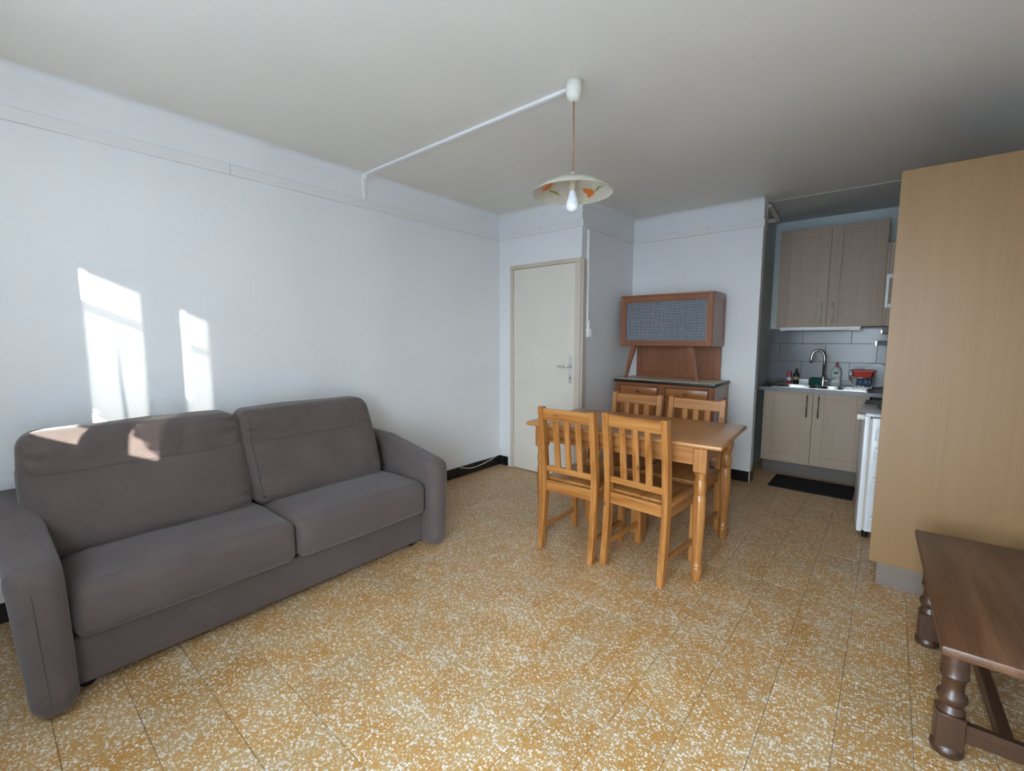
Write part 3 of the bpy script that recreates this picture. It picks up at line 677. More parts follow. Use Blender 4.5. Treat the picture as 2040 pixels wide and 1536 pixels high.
# ---------------------------------------------------------------- chairs
def make_chair(label):
    c = empty('dining_chair'); tag(c, label, 'chair', 'pine chairs around the dining table')
    w = 0.182
    for s in (-1, 1):
        bm = bmesh.new()     # rear post with its bend, side outline in (y, z)
        fr = [(-0.040, 0.0), (-0.014, 0.20), (0.0, 0.38), (0.0, 0.50), (-0.018, 0.70), (-0.048, 0.93)]
        out = [(a-0.023, z) for a, z in fr]+[(a+0.023, z) for a, z in fr[::-1]]
        prism(bm, out, 'x', s*w-0.018, s*w+0.018)
        bmesh.ops.bevel(bm, geom=[e for e in bm.edges], offset=0.003, segments=1, affect='EDGES')
        finish('rear_post', bm, 'pine_z', c)
        box('front_leg', 'pine_z', c, s*w-0.019, s*w+0.019, 0.357, 0.395, 0.0, 0.44, 0.003)
        box('side_rail', 'pine_y', c, s*w-0.010, s*w+0.010, 0.02, 0.362, 0.375, 0.440, 0.002)
        st = box('stretcher', 'pine_y', c, s*w-0.009, s*w+0.009, -0.012, 0.362, 0.118, 0.150, 0.002)
        bm = bmesh.new(); lathe(bm, [(0.006, 0), (0.006, 0.003)], (0, 0), 10); bmesh.ops.rotate(bm, verts=bm.verts[:], matrix=Matrix.Rotation(R(90*s), 3, 'Y'))
        o = finish('bolt_cap', bm, 'pvc', c); o.location = (s*(w+0.0188), 0.376, 0.41)
    def tilt_box(nm, m, x0, x1, z0_, z1_, th):
        def yy(z):
            P = [(-0.0, 0.38), (0.0, 0.50), (-0.018, 0.70), (-0.048, 0.93)]
            for (a, za), (b, zb) in zip(P, P[1:]):
                if za <= z <= zb: return a+(b-a)*(z-za)/(zb-za)
            return 0
        bm = bmesh.new()
        a, b = yy(z0_), yy(z1_)
        prism(bm, [(a-th, z0_), (a+th, z0_), (b+th, z1_), (b-th, z1_)], 'x', x0, x1)
        bmesh.ops.bevel(bm, geom=bm.edges[:], offset=0.002, segments=1, affect='EDGES')
        return finish(nm, bm, m, c)
    tilt_box('top_rail', 'pine_x', -w+0.017, w-0.017, 0.848, 0.920, 0.011)
    tilt_box('lower_rail', 'pine_x', -w+0.017, w-0.017, 0.507, 0.545, 0.011)
    for k in (-0.080, 0.0, 0.080): tilt_box('back_slat', 'pine_z', k-0.019, k+0.019, 0.543, 0.850, 0.008)
    box('rear_rail', 'pine_x', c, -w+0.017, w-0.017, -0.010, 0.012, 0.378, 0.447, 0.002)
    box('front_rail', 'pine_x', c, -w+0.018, w-0.018, 0.366, 0.386, 0.375, 0.440, 0.002)
    bm = bmesh.new(); bx(bm, -w-0.024+0.004, w+0.02, 0.026, 0.412, 0.440, 0.460, 0.006, 2); finish('seat', bm, 'pine_y', c, auto=30)
    return c
def copy_tree(o, parent=None):
    c = o.copy(); COL.objects.link(c)
    if parent: c.parent = parent
    for ch in list(o.children): copy_tree(ch, c)
    return c
ch = make_chair('pine dining chair with its back to the camera, nearer the sofa')
spots = [(1.685, 2.335, R(1.0), None), (2.112, 2.377, R(-4.5), 'pine dining chair with its back to the camera, nearest the table leg in front'),
         (1.680, 3.268, R(181), 'pine dining chair on the buffet side of the table, nearer the door'),
         (2.128, 3.272, R(178), 'pine dining chair on the buffet side of the table, nearer the kitchen')]
bpy.context.view_layer.update()
chairs = [ch]+[copy_tree(ch) for _ in range(3)]
for o, (x, y, a, l) in zip(chairs, spots):
    o.location = (x, y, 0); o.rotation_euler = (0, 0, a)
    if l: o['label'] = l

# ---------------------------------------------------------------- buffet with raised display cabinet
bf = empty('buffet', (1.045, 4.140, 0)); tag(bf, 'reddish brown buffet with raised display cabinet on splayed legs', 'buffet')
BW, BD, BH = 0.975, 0.470, 0.957
box('carcass', 'buf_z', bf, 0.02, BW-0.02, 0.022, BD, 0.09, BH-0.032, 0.004)
for x in (0.02, BW-0.075):
    for y in (0.025, BD-0.06): box('foot', 'buf_z', bf, x, x+0.055, y, y+0.055, 0.0, 0.10, 0.004)
for x0, x1 in ((0.012, 0.062), (BW/2-0.035, BW/2+0.035), (BW-0.062, BW-0.012)): box('stile', 'buf_z', bf, x0, x1, 0.010, 0.03, 0.085, BH-0.032, 0.003)
for za, zb in ((BH-0.062, BH-0.032), (BH-0.188, BH-0.160), (0.085, 0.13)): box('cross_rail', 'buf_x', bf, 0.06, BW-0.06, 0.011, 0.03, za, zb, 0.002)
for x0, x1 in ((0.064, BW/2-0.037), (BW/2+0.037, BW-0.064)):
    dr = box('drawer', 'drawer', bf, x0+0.004, x1-0.004, 0.006, 0.05, BH-0.156, BH-0.066, 0.006, 2)
    bm = bmesh.new()
    for q in ((x0-0.001, x0+0.003, BH-.160, BH-.062), (x1-0.003, x1+0.001, BH-.160, BH-.062), (x0, x1, BH-.160, BH-.157), (x0, x1, BH-.065, BH-.062)): bx(bm, q[0], q[1], 0.008, 0.02, q[2], q[3])
    finish('drawer_shadow_bead', bm, 'ant_x', dr)
    bm = bmesh.new(); lathe(bm, [(0.006, 0), (0.006, 0.008), (0.013, 0.014), (0.015, 0.022), (0.011, 0.029), (0.004, 0.031)], (0, 0), 16); bmesh.ops.rotate(bm, verts=bm.verts[:], matrix=Matrix.Rotation(R(90), 3, 'X'))
    o = finish('knob', bm, 'knob', dr, True); o.location = ((x0+x1)/2, 0.006, BH-0.111)
    dd = box('cupboard_door', 'drawer', bf, x0+0.004, x1-0.004, 0.006, 0.024, 0.134, BH-0.192, 0.005)
    o = o.copy(); COL.objects.link(o); o.parent = dd; o.location = (x1-0.05 if x0 < 0.3 else x0+0.05, 0.006, 0.55)
for s in (0.012, BW-0.030):
    sd = box('side_frame', 'buf_z', bf, s, s+0.018, 0.03, 0.085, 0.085, BH-0.032, 0.002)
    box('side_frame', 'buf_z', bf, s, s+0.018, BD-0.055, BD, 0.085, BH-0.032, 0.002); box('side_frame', 'buf_y', bf, s, s+0.018, 0.085, BD-0.055, BH-0.16, BH-0.032, 0.002)
bm = bmesh.new(); bx(bm, 0.0, BW, 0.0, BD, BH-0.031, BH-0.004, 0.006, 2); finish('worktop_edge', bm, 'black', bf, auto=30)
box('worktop', 'formica', bf, 0.006, BW-0.006, 0.006, BD-0.002, BH-0.006, BH, 0.001)
# back panel, legs
hx0, hx1 = 0.022, 0.900; hz0, hz1 = 1.282, 1.772; hyf = 0.085
box('back_panel', 'buf_z', bf, hx0+0.02, hx1-0.012, BD-0.03, BD-0.012, BH, hz0+0.05, 0.002)
for x0, x1, za, zb in ((hx0+.02, hx0+0.075, BH, hz0), (hx1-0.067, hx1-0.012, BH, hz0), (hx0+.075, hx1-0.067, BH, BH+0.05)): box('back_panel_frame', 'buf_z' if zb > 1.1 else 'buf_x', bf, x0, x1, BD-0.042, BD-0.03, za, zb, 0.002)
for xa, xb in ((0.150, 0.070), (0.705, 0.778)):
    bm = bmesh.new()
    t = [(xa-0.026, hyf+0.02), (xa+0.026, hyf+0.02), (xa+0.026, hyf+0.055), (xa-0.026, hyf+0.055)]
    b_ = [(xb-0.010, hyf+0.02), (xb+0.010, hyf+0.02), (xb+0.010, hyf+0.045), (xb-0.010, hyf+0.045)]
    v0 = [bm.verts.new((p[0], p[1], BH)) for p in b_]; v1 = [bm.verts.new((p[0], p[1], hz0+0.004)) for p in t]
    bm.faces.new(v0[::-1]); bm.faces.new(v1)
    for i in range(4): bm.faces.new((v0[i], v0[(i+1) % 4], v1[(i+1) % 4], v1[i]))
    finish('splayed_leg', bm, 'buf_z', bf)
# display cabinet shell
box('cabinet_back', 'buf_x', bf, hx0, hx1, BD-0.022, BD-0.010, hz0, hz1, 0.002)
box('cabinet_floor', 'buf_x', bf, hx0, hx1, hyf+0.004, BD-0.022, hz0, hz0+0.02, 0.003)
box('cabinet_top', 'buf_x', bf, hx0-0.004, hx1+0.004, hyf-0.004, BD-0.010, hz1-0.018, hz1, 0.005, 2)
for x0, x1 in ((hx0, hx0+0.018), (hx1-0.018, hx1)): box('cabinet_side', 'buf_z', bf, x0, x1, hyf+0.004, BD-0.022, hz0+0.02, hz1-0.018, 0.002)
for q in ((hyf+.004, hyf+.045, hz0, hz1-.018), (BD-.055, BD-.012, hz0, hz1-.018), (hyf+.045, BD-.055, hz0, hz0+0.05), (hyf+.045, BD-.055, hz1-.065, hz1-.018)): box('cabinet_side_frame', 'buf_z', bf, hx1, hx1+0.008, *q, 0.002)
for q in ((hx0, hx0+0.052, hz0, hz1-0.018), (hx1-0.055, hx1+0.004, hz0, hz1-0.018), (hx0+0.052, hx1-0.055, hz0, hz0+0.052), (hx0+0.052, hx1-0.055, hz1-0.068, hz1-0.018)):
    box('cabinet_front_frame', 'buf_z' if q[3]-q[2] > 0.2 else 'buf_x', bf, q[0], q[1], hyf-0.004, hyf+0.016, q[2], q[3], 0.004)
box('cabinet_shelf', 'buf_x', bf, hx0+0.02, hx1-0.02, hyf+0.06, BD-0.03, 1.515, 1.530, 0.002)
gm = (hx0+0.052+hx1-0.055)/2
box('sliding_glass', 'glassgrid', bf, hx0+0.048, gm+0.012, hyf+0.010, hyf+0.015, hz0+0.048, hz1-0.064)
box('sliding_glass', 'glassgrid', bf, gm-0.012, hx1-0.051, hyf+0.003, hyf+0.008, hz0+0.048, hz1-0.064)

# ---------------------------------------------------------------- kitchen: backsplash tiles
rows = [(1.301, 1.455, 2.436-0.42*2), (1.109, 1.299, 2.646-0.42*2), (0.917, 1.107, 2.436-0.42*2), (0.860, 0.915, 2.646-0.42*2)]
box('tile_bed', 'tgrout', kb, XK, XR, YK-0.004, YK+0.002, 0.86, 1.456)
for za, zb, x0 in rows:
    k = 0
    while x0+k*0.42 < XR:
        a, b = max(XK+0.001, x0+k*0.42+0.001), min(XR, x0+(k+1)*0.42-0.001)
        if b-a > 0.02: box('wall_tile', 'dim_tile', kb, a, b, YK-0.009, YK-0.003, za, zb, 0.0015)
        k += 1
# base cabinet
def shaker(nm, parent, x0, x1, z0_, z1_, y, hside, hz, handle):
    """panelled door facing -y: panel, four frame pieces, bar handle"""
    fw = 0.088; g_ = 0.0016
    dd = box(nm, 'kit_z', parent, x0, x1, y+0.0085, y+0.020, z0_, z1_, 0.001)
    box('stile', 'kit_z', dd, x0, x0+fw, y, y+0.0087, z0_, z1_, 0.0012); box('stile', 'kit_z', dd, x1-fw, x1, y, y+0.0087, z0_, z1_, 0.0012)
    box('rail', 'kit_x', dd, x0+fw+.0008, x1-fw-.0008, y+.0006, y+0.0087, z0_, z0_+fw, 0.0012); box('rail', 'kit_x', dd, x0+fw+.0008, x1-fw-.0008, y+.0006, y+0.0087, z1_-fw, z1_, 0.0012)
    xh = x1-0.045 if hside == 'r' else x0+0.045
    bm = bmesh.new(); tube(bm, [(xh, y, hz[0]+0.015), (xh, y-0.026, hz[0]+0.015)], 0.004, 8); tube(bm, [(xh, y, hz[1]-0.015), (xh, y-0.026, hz[1]-0.015)], 0.004, 8)
    tube(bm, [(xh, y-0.028, hz[0]), (xh, y-0.028, hz[1])], 0.0058, 12); finish('bar_handle', bm, handle, dd, True)
KX0, KXM, KX1, KY = 2.212, 2.632, 3.055, 5.130
kc = empty('sink_cabinet', (0, 0, 0)); tag(kc, 'taupe wood sink base cabinet with two panelled doors', 'cabinet')
bm = bmesh.new()
for q in ((KX0, KX0+.018, KY+.021, 5.70, .125, .835), (KX1-.018, KX1, KY+.021, 5.70, .125, .835), (KX0+.018, KX1-.018, KY+.021, 5.70, .125, .143), (KX0+.018, KX1-.018, 5.685, 5.70, .143, .835)): bx(bm, *q)
finish('body', bm, 'kit_z', kc)
box('plinth', 'greyplinth', kc, KX0+0.01, KX1, KY+0.05, KY+0.066, 0.0, 0.125, 0.001)
shaker('door', kc, KX0, KXM-0.0015, 0.128, 0.834, KY, 'r', (0.60, 0.81), 'knob'); shaker('door', kc, KXM+0.0015, KX1, 0.128, 0.834, KY, 'l', (0.60, 0.81), 'knob')
# worktop with cut-out
wt = bmesh.new()
for q in ((2.165, 2.30, 5.095, YK-0.01), (3.02, XR-0.005, 5.095, YK-0.01), (2.30, 3.02, 5.095, 5.175), (2.30, 3.02, 5.63, YK-0.01)): bx(wt, q[0], q[1], q[2], q[3], 0.836, 0.872)
bmesh.ops.remove_doubles(wt, verts=wt.verts[:], dist=1e-5)
tag(finish('worktop', wt, 'counter'), 'grey worktop over the sink cabinet', 'worktop')
sk = empty('kitchen_sink', (2.66, 5.40, 0.872)); tag(sk, 'stainless steel inset sink with two round cornered bowls', 'sink')
def bowl(x0, x1, y0, y1, dep):
    bm = bmesh.new(); prev = None; seg = 32
    ccx, ccy, a, b = (x0+x1)/2, (y0+y1)/2, (x1-x0)/2, (y1-y0)/2
    for sc, z in ((1.04, 0.004), (1.0, 0.002), (0.97, -0.02), (0.93, -dep+0.03), (0.84, -dep+0.006), (0.5, -dep), (0.05, -dep-0.003)):
        ring = []
        for i in range(seg):
            t = 2*math.pi*i/seg; cs, sn = math.cos(t), math.sin(t); e = 0.45
            ring.append(bm.verts.new((ccx+a*sc*math.copysign(abs(cs)**e, cs), ccy+b*sc*math.copysign(abs(sn)**e, sn), z)))
        if prev:
            for i in range(seg): bm.faces.new((prev[i], prev[(i+1) % seg], ring[(i+1) % seg], ring[i]))
        prev = ring
    bm.faces.new(prev); return finish('bowl', bm, 'sink', sk, auto=50)
bowl(-0.355, -0.035, -0.205, 0.14, 0.15); bowl(0.0, 0.17, -0.19, 0.12, 0.10)
bm = bmesh.new()
for q in ((-0.40, -0.355, -0.235, 0.235), (-0.355, -0.035, -0.235, -0.205), (-0.355, -0.035, 0.14, 0.235), (-0.035, 0.0, -0.235, 0.235), (0.0, 0.17, -0.235, -0.19), (0.0, 0.17, 0.12, 0.235), (0.17, 0.37, -0.235, 0.235)):
    bx(bm, q[0], q[1], q[2], q[3], 0.0, 0.004)
bmesh.ops.remove_doubles(bm, verts=bm.verts[:], dist=1e-5); finish('rim', bm, 'sink', sk)
for k in range(6): box('drainer_rib', 'sink', sk, 0.19, 0.36, -0.20+k*0.06, -0.185+k*0.06, 0.004, 0.007, 0.001)
# faucet
fa = empty('kitchen_faucet', (2.655, 5.60, 0.876)); tag(fa, 'tall brushed steel gooseneck faucet behind the sink', 'faucet')
bm = bmesh.new(); lathe(bm, [(0.026, 0), (0.026, 0.006), (0.020, 0.010), (0.020, 0.085), (0.013, 0.095)], (0, 0), 24); finish('faucet_base', bm, 'steel', fa, auto=40)
bm = bmesh.new(); pts = [(0, 0, 0.08), (0, 0, 0.27)]
for k in range(1, 17):
    a = math.pi*k/16*1.02; pts.append((-0.055+0.055*math.cos(a), -0.03*(1-math.cos(a))/2, 0.27+0.088*math.sin(a)))
pts.append((-0.113, -0.032, 0.225)); tube(bm, pts, 0.0125, 14); finish('spout', bm, 'steel', fa, True)
bm = bmesh.new(); tube(bm, [(0.015, 0, 0.045), (0.05, -0.005, 0.05)], 0.014, 12); tube(bm, [(0.045, -0.004, 0.05), (0.10, -0.02, 0.075)], 0.006, 10); finish('lever', bm, 'steel', fa, True)
# upper cabinet
UX0, UXM, UX1, UY, UZ0, UZ1 = 2.235, 2.662, 3.088, 5.405, 1.468, 2.432
uc = empty('wall_cabinet', (0, 0, 0)); tag(uc, 'taupe wood wall cabinet with two tall panelled doors above the sink', 'cabinet')
box('body', 'kit_z', uc, UX0, UX1, UY+0.021, YK, UZ0, UZ1, 0.001)
shaker('door', uc, UX0, UXM-0.0015, UZ0, UZ1, UY, 'r', (1.50, 1.70), 'satin'); shaker('door', uc, UXM+0.0015, UX1, UZ0, UZ1, UY, 'l', (1.50, 1.70), 'satin')
ul = empty('cabinet_light', (2.60, 5.47, 1.468)); tag(ul, 'slim white strip light fixed under the wall cabinet', 'light')
box('housing', 'pvc', ul, -0.335, 0.335, -0.035, 0.035, -0.022, 0.0, 0.003); box('diffuser', 'enamel', ul, -0.29, 0.25, -0.030, 0.030, -0.034, -0.022, 0.004)
for x0, x1 in ((-0.335, -0.29), (0.25, 0.335)): box('end_cap', 'pvc', ul, x0, x1, -0.033, 0.033, -0.036, -0.0215, 0.003)
# right hand kitchen run: cabinet, hood, cooker
rc = empty('hood_cabinet', (0, 0, 0)); tag(rc, 'narrow visible taupe wood cabinet above the black hood, behind the tall panel', 'cabinet')
box('body', 'kit_z', rc, 3.112, XR, 5.16, 5.40, 1.462, 2.18, 0.001); box('door_edge', 'kit_z', rc, 3.093, 3.111, 5.162, 5.40, 1.465, 2.178, 0.001)
fr = empty('picture_frame', (3.30, 5.158, 1.618)); tag(fr, 'white rectangular frame hung on the narrow kitchen cabinet', 'frame')
for q in ((-0.20, -0.178, 0, 0.29), (0.178, 0.20, 0, 0.29), (-0.178, 0.178, 0, 0.035), (-0.178, 0.178, 0.255, 0.29)): box('frame_bar', 'enamel', fr, q[0], q[1], -0.028, 0.002, q[2], q[3], 0.003)
box('frame_panel', 'kit_z', fr, -0.178, 0.178, -0.006, 0.002, 0.035, 0.255)
hd = empty('range_hood', (3.10, 5.25, 1.28)); tag(hd, 'black cooker hood with chrome edges under the narrow cabinet', 'hood')
box('hood_body', 'black', hd, 0.0, 0.60, -0.05, 0.30, 0.115, 0.182, 0.003); box('chrome_edge', 'chrome', hd, -0.010, 0.0, -0.05, 0.30, 0.12, 0.15, 0.002)
box('pull_out_visor', 'black', hd, -0.030, 0.60, -0.03, 0.30, 0.015, 0.048, 0.003); box('chrome_edge', 'chrome', hd, -0.042, -0.030, -0.03, 0.30, 0.010, 0.053, 0.002)
box('hood_bracket', 'black', hd, 0.56, 0.60, 0.0, 0.28, 0.048, 0.115, 0.002)
# fridge, door standing open toward the room
fg = empty('fridge', (3.035, 4.36, 0)); tag(fg, 'small white fridge with its door standing open beside the tall panel', 'fridge')
bm = bmesh.new()
for q in ((0, .03, 0, .56, .05, .80), (.51, .54, 0, .56, .05, .80), (.03, .51, .53, .56, .05, .80), (.03, .51, 0, .53, .05, .16), (.03, .51, 0, .53, .76, .80)): bx(bm, *q)
finish('cabinet', bm, 'enamel', fg); box('worktop', 'enamel', fg, -0.004, 0.544, -0.012, 0.565, 0.80, 0.826, 0.006, 2); box('top_cover', 'darkgrey', fg, 0.0, 0.54, 0.0, 0.56, 0.826, 0.830, 0.001)
for z in (0.33, 0.52): box('shelf', 'glass', fg, 0.03, 0.51, 0.05, 0.52, z, z+0.005)
for x in (0.02, 0.48):
    for y in (0.02, 0.5): box('foot', 'black', fg, x, x+0.04, y, y+0.04, 0.0, 0.05, 0.004)
dr = empty('fridge_door', (-0.005, -0.005, 0)); dr.parent = fg; dr.rotation_euler = (0, 0, R(-90+4.5))
# local x runs from the hinge to the free edge; +y is the room-side of the inner liner
dl = 0.555
box('door_panel', 'enamel', dr, 0.0, dl, -0.004, 0.026, 0.045, 0.838, 0.005, 2)
box('gasket', 'jamb', dr, 0.012, dl-0.004, 0.026, 0.036, 0.055, 0.825, 0.003)
box('inner_liner', 'enamel', dr, 0.018, dl+0.004, 0.036, 0.125, 0.05, 0.83, 0.006, 2)
box('top_cap', 'enamel', dr, -0.002, dl+0.006, -0.002, 0.085, 0.838, 0.858, 0.004, 2)
box('handle_grip', 'cream_pvc', dr, dl-0.10, dl-0.002, -0.048, -0.003, 0.812, 0.848, 0.006, 2)
for z in (0.15, 0.42, 0.62, 0.75):
    rk = box('door_rack', 'enamel', dr, 0.03, dl+0.010, 0.055, 0.13, z-0.07, z, 0.006, 2)
    box('rack_rail', 'steel', dr, 0.03, dl+0.013, 0.060, 0.133, z+0.010, z+0.016, 0.001)
    box('rack_rail', 'steel', dr, 0.03, dl+0.013, 0.060, 0.133, z-0.018, z-0.012, 0.001)
bm = bmesh.new(); lathe(bm, [(0.016, 0.006), (0.018, 0.010), (0.018, 0.045)], (dl-0.03, 0.045), 12); finish('door_foot', bm, 'black', dr, auto=40)
# floor mat
mt = box('kitchen_mat', 'mat', None, 2.375, 3.005, 4.635, 5.075, 0.0, 0.009, 0.003); tag(mt, 'dark charcoal mat on the floor before the sink cabinet', 'mat'); mt.rotation_euler = (0, 0, 0)
# tall cupboard on the right
tc_ = empty('tall_cupboard', (3.155, 3.125, 0)); tag(tc_, 'tall pale oak cupboard with plain side panel on the right', 'cupboard')
box('side_panel', 'oak', tc_, 0.0, 0.622, 0.0, 0.018, 0.125, 2.205, 0.001)
box('carcass', 'oak', tc_, 0.022, 0.622, 0.0185, 0.585, 0.125, 2.200, 0.001)
for z0_, z1_ in ((0.128, 1.20), (1.204, 2.198)):
    dd = box('door', 'oak', tc_, 0.0, 0.0205, 0.0195, 0.585, z0_, z1_, 0.001)
box('plinth', 'plinth', tc_, 0.036, 0.60, 0.004, 0.020, 0.0, 0.124, 0.001); box('plinth', 'plinth', tc_, 0.036, 0.052, 0.021, 0.58, 0.0, 0.124, 0.001)
# things on the kitchen counter
def bottle(nm, label, cat, x, y, z, prof, m, parts):
    e = empty(nm, (x, y, z)); tag(e, label, cat)
    bm = bmesh.new(); lathe(bm, prof, (0, 0), 20); finish('bottle_body', bm, m, e, auto=40)
    for n_, mm, pr in parts:
        bm = bmesh.new(); lathe(bm, pr, (0, 0), 20); finish(n_, bm, mm, e, auto=40)
    return e
ZW = 0.8725
bottle('pink_bottle', 'small pink plastic bottle at the back of the sink', 'bottle', 2.340, 5.685, ZW, [(0.022, 0), (0.024, 0.004), (0.024, 0.088), (0.018, 0.10)], 'pink', [('cap', 'pink', [(0.0185, 0.101), (0.0185, 0.128), (0.016, 0.132)]), ('printed_label', 'label', [(0.0243, 0.03), (0.0243, 0.065)])])
bottle('dark_bottle', 'slim black bottle with pale print beside the pink bottle', 'bottle', 2.405, 5.680, ZW, [(0.024, 0), (0.026, 0.004), (0.026, 0.095), (0.020, 0.112), (0.010, 0.122)], 'black', [('cap', 'black', [(0.010, 0.122), (0.011, 0.128), (0.011, 0.150), (0.008, 0.158)]), ('printed_label', 'gold', [(0.0263, 0.04), (0.0263, 0.072)])])
e = empty('detergent_bottle', (2.755, 5.675, ZW)); tag(e, 'clear washing up liquid bottle with green label behind the sink', 'bottle')
bm = bmesh.new(); lathe(bm, [(0.040, 0), (0.043, 0.006), (0.044, 0.05), (0.040, 0.075), (0.045, 0.11), (0.046, 0.135), (0.038, 0.165), (0.022, 0.185), (0.014, 0.192)], (0, 0), 28)
for v in bm.verts: v.co.y *= 0.6
finish('bottle_body', bm, 'clearb', e, True)
bm = bmesh.new(); lathe(bm, [(0.014, 0.192), (0.015, 0.20), (0.013, 0.212), (0.010, 0.214), (0.010, 0.232), (0.008, 0.236)], (0, 0), 18); finish('cap', bm, 'pink', e, auto=40)
def round_label(nm, m, rx, rz, zc, y):
    bm = bmesh.new(); vs = [(rx*math.cos(2*math.pi*i/20), zc+rz*math.sin(2*math.pi*i/20)) for i in range(20)]; prism(bm, vs, 'y', y-0.001, y); return finish(nm, bm, m, e)
lb = round_label('printed_label', 'label', 0.033, 0.026, 0.125, -0.0285); o = round_label('green_print', 'lgreen', 0.026, 0.017, 0.130, -0.0297); o.parent = lb
box('label_lines', 'label', e, -0.030, 0.030, -0.0285, -0.0275, 0.03, 0.07, 0.0005)
sp = empty('sponge_box', (2.585, 5.685, ZW)); tag(sp, 'dark green scouring sponge standing behind the faucet', 'sponge')
box('sponge', 'green', sp, -0.055, 0.055, -0.012, 0.016, 0.0, 0.072, 0.008, 2); box('scouring_face', 'black', sp, -0.053, 0.053, 0.016, 0.022, 0.002, 0.07, 0.002)
o = box('soap_dish', 'pvc', None, 2.435, 2.525, 5.66, 5.70, ZW, ZW+0.055, 0.008, 2); tag(o, 'small white block standing between dark bottle and sponge', 'soap')
bm = bmesh.new(); n_ = 18; g = []
for i in range(n_+1):
    row = []
    for j in range(8):
        u, v = i/n_, j/7
        row.append(bm.verts.new((2.175+0.155*u+0.01*math.sin(v*9), 5.20+0.22*v+0.05*u+0.015*math.sin(u*7), 0.882+0.020*math.sin(u*5+v*2)**2+0.012*nz((u*3, v*3, 0), 2)+0.014*u)))
    g.append(row)
for i in range(n_):
    for j in range(7): bm.faces.new((g[i][j], g[i+1][j], g[i+1][j+1], g[i][j+1]))
bmesh.ops.solidify(bm, geom=bm.faces[:], thickness=0.006)
o = finish('dishcloth', bm, 'glove', None, True); tag(o, 'crumpled cream dishcloth on the left end of the sink', 'cloth')
# dish rack and contents
rk = empty('dish_rack', (2.985, 5.50, 0.880)); tag(rk, 'thin metal wire dish rack on the sink drainer', 'rack')
def wire(nm, pts, r=0.0025): 
    bm = bmesh.new(); tube(bm, pts, r, 6); return finish(nm, bm, 'steel', rk, True)
wire('rack_rim', [(-0.105, -0.13, 0.105), (0.085, -0.13, 0.105), (0.085, 0.13, 0.105), (-0.105, 0.13, 0.105), (-0.105, -0.13, 0.105)], 0.0035)
wire('rack_base_wire', [(-0.07, -0.12, 0.010), (0.07, -0.12, 0.010), (0.07, 0.12, 0.010), (-0.07, 0.12, 0.010), (-0.07, -0.12, 0.010)], 0.003)
for k in range(6):
    y = -0.12+0.048*k; wire('rack_wire', [(-0.105, y, 0.105), (-0.07, y, 0.008), (0.07, y, 0.008), (0.085, y, 0.105)])
for k in range(4):
    x = -0.05+0.035*k; wire('rack_wire', [(x, -0.13, 0.105), (x, -0.12, 0.012), (x, 0.12, 0.012), (x, 0.13, 0.105)])
for x, y in ((-0.07, -0.12), (0.07, -0.12), (-0.07, 0.12), (0.07, 0.12)): wire('rack_foot', [(x, y, 0.010), (x, y, -0.001)], 0.004)
bm = bmesh.new(); r0 = []; 
def rrect(a, b, z): return [(a*sx, b*sy, z) for sx, sy in ((-1, -.7), (-.8, -1), (.8, -1), (1, -.7), (1, .7), (.8, 1), (-.8, 1), (-1, .7))]
rings = [[bm.verts.new(p) for p in rrect(*q)] for q in ((.075, .085, 0.0), (.088, .098, .052), (.102, .112, .056), (.102, .112, .062), (.086, .096, .060), (.072, .082, .006))]
for a, b in zip(rings, rings[1:]):
    for i in range(8): bm.faces.new((a[i], a[(i+1) % 8], b[(i+1) % 8], b[i]))
bm.faces.new(rings[0][::-1]); bm.faces.new(rings[-1])
o = finish('red_tray', bm, 'red', None, auto=40); o.location = (2.982, 5.49, 0.988); tag(o, 'red plastic tub resting on top of the dish rack', 'tub')
def lump(p, u):
    q = Vector((p.x, p.y, p.z)); k = nz((p.x*1.0, p.y*1.0, p.z), 26); return q+u.normalized()*0.014*k
o = finish('blue_cloth', rbox((0.060, 0.075, 0.030), 0.028, 14, lump), 'blue', None, True); o.location = (2.995, 5.47, 0.936); tag(o, 'crumpled blue cloth lying inside the dish rack', 'cloth')
bm = bmesh.new(); lathe(bm, [(0.002, 0.0), (0.06, 0.001), (0.075, 0.008), (0.112, 0.016), (0.112, 0.019), (0.074, 0.012), (0.06, 0.005), (0.002, 0.004)], (0, 0), 36)
o = finish('white_plate', bm, 'enamel', None, auto=40); o.location = (3.075, 5.680, 0.990); o.rotation_euler = (R(79), 0, 0); tag(o, 'white plate leaning on the tiles behind the red tub', 'plate')
# folded wall bracket at the kitchen entrance
br_ = empty('pipe_boxing', (XK, YA+0.14, 2.35)); tag(br_, 'cream trunking pieces with dark ends at the kitchen entrance ceiling', 'trunking')
box('upright_piece', 'cream_pvc', br_, 0.072, 0.105, -0.02, 0.012, -0.02, 0.235, 0.003); box('upright_end', 'black', br_, 0.0735, 0.1035, -0.018, 0.010, -0.030, -0.020, 0.001)
bm = bmesh.new(); tube(bm, [(0.11, 0.02, 0.21), (0.10, 0.50, 0.18)], 0.017, 6); finish('sloping_piece', bm, 'cream_pvc', br_)
bm = bmesh.new(); tube(bm, [(0.10, 0.50, 0.18), (0.0998, 0.512, 0.179)], 0.0165, 6); finish('sloping_end', bm, 'black', br_)
box('cross_piece', 'cream_pvc', br_, 0.0, 0.11, 0.50, 0.53, 0.16, 0.20, 0.003)
bm = bmesh.new(); tube(bm, [(XK+0.012, 5.05, 0.90), (XK+0.012, 5.05, 2.30), (XK+0.014, 5.02, 2.36), (XK+0.02, 4.80, 2.42)], 0.009, 10)
o = finish('wall_pipe', bm, 'kwall', None, True); tag(o, 'thin painted pipe rising on the kitchen side wall', 'pipe')
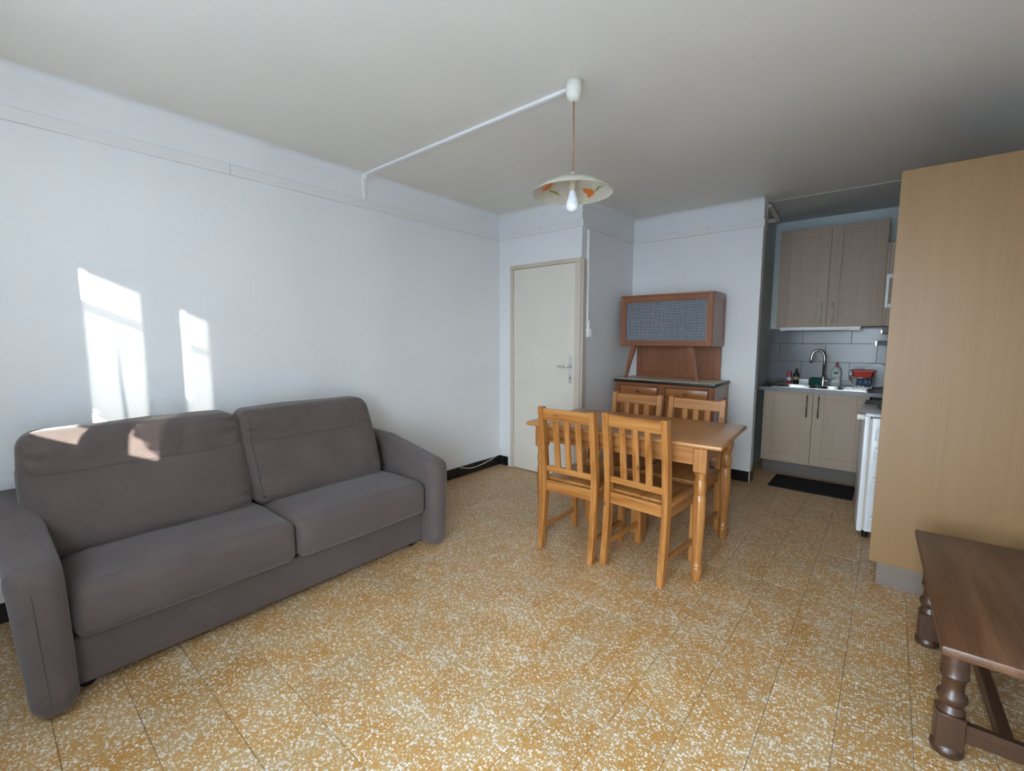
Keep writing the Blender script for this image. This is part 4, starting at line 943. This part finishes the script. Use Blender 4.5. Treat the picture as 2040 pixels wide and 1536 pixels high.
# ---------------------------------------------------------------- antique bench, lower right
bn = empty('low_bench', (3.525, 2.30, 0), R(1.6)); tag(bn, 'low dark antique wooden bench with turned legs at the right edge', 'bench')
BZ = 0.452
bm = bmesh.new(); bx(bm, -0.190, 0.190, -0.515, 0.535, BZ-0.030, BZ, 0.006, 2); finish('bench_top', bm, 'ant_y', bn, auto=30)
lx, ly = 0.132, 0.335
for sx in (-1, 1):
    for sy in (-1, 1):
        bm = bmesh.new(); x, y = sx*lx, sy*ly
        lathe(bm, [(0.030, 0.0), (0.040, 0.006), (0.044, 0.018), (0.041, 0.032), (0.034, 0.040)], (x, y), 24)
        bx(bm, x-0.036, x+0.036, y-0.036, y+0.036, 0.036, 0.150, 0.004)
        lathe(bm, [(0.033, 0.148), (0.036, 0.156), (0.031, 0.168), (0.028, 0.176), (0.034, 0.186), (0.039, 0.198), (0.037, 0.211), (0.029, 0.220), (0.027, 0.240), (0.029, 0.262), (0.036, 0.274), (0.037, 0.280), (0.034, 0.285), (0.035, 0.320), (0.036, 0.372), (0.033, 0.378), (0.037, 0.386), (0.037, 0.396), (0.034, BZ-0.030)], (x, y), 24)
        finish('leg', bm, 'antd_z', bn, auto=40)
for sy in (-1, 1): box('end_stretcher', 'antd_x', bn, -lx+0.034, lx-0.034, sy*ly-0.014, sy*ly+0.014, 0.065, 0.125, 0.003)
box('long_stretcher', 'antd_y', bn, -0.016, 0.016, -ly+0.012, ly-0.012, 0.068, 0.122, 0.003)
for s in (-1, 1): box('top_bearer', 'antd_x', bn, -0.15, 0.15, s*ly-0.02, s*ly+0.02, BZ-0.052, BZ-0.030, 0.003)
# light portals in the two openings (sampling aid only)
for nm, x0, x1, z0_, z1_ in (('window_portal', WX0, WX1, WZ0, WZ1), ('door_portal', GX0, GX1, 0.0, GZ1)):
    l = bpy.data.lights.new(nm, 'AREA'); l.shape = 'RECTANGLE'; l.size = x1-x0; l.size_y = z1_-z0_
    o = bpy.data.objects.new(nm, l); COL.objects.link(o); o.location = ((x0+x1)/2, YO+0.01, (z0_+z1_)/2); o.rotation_euler = (R(90), 0, 0)
    try: l.cycles.is_portal = True
    except Exception: pass
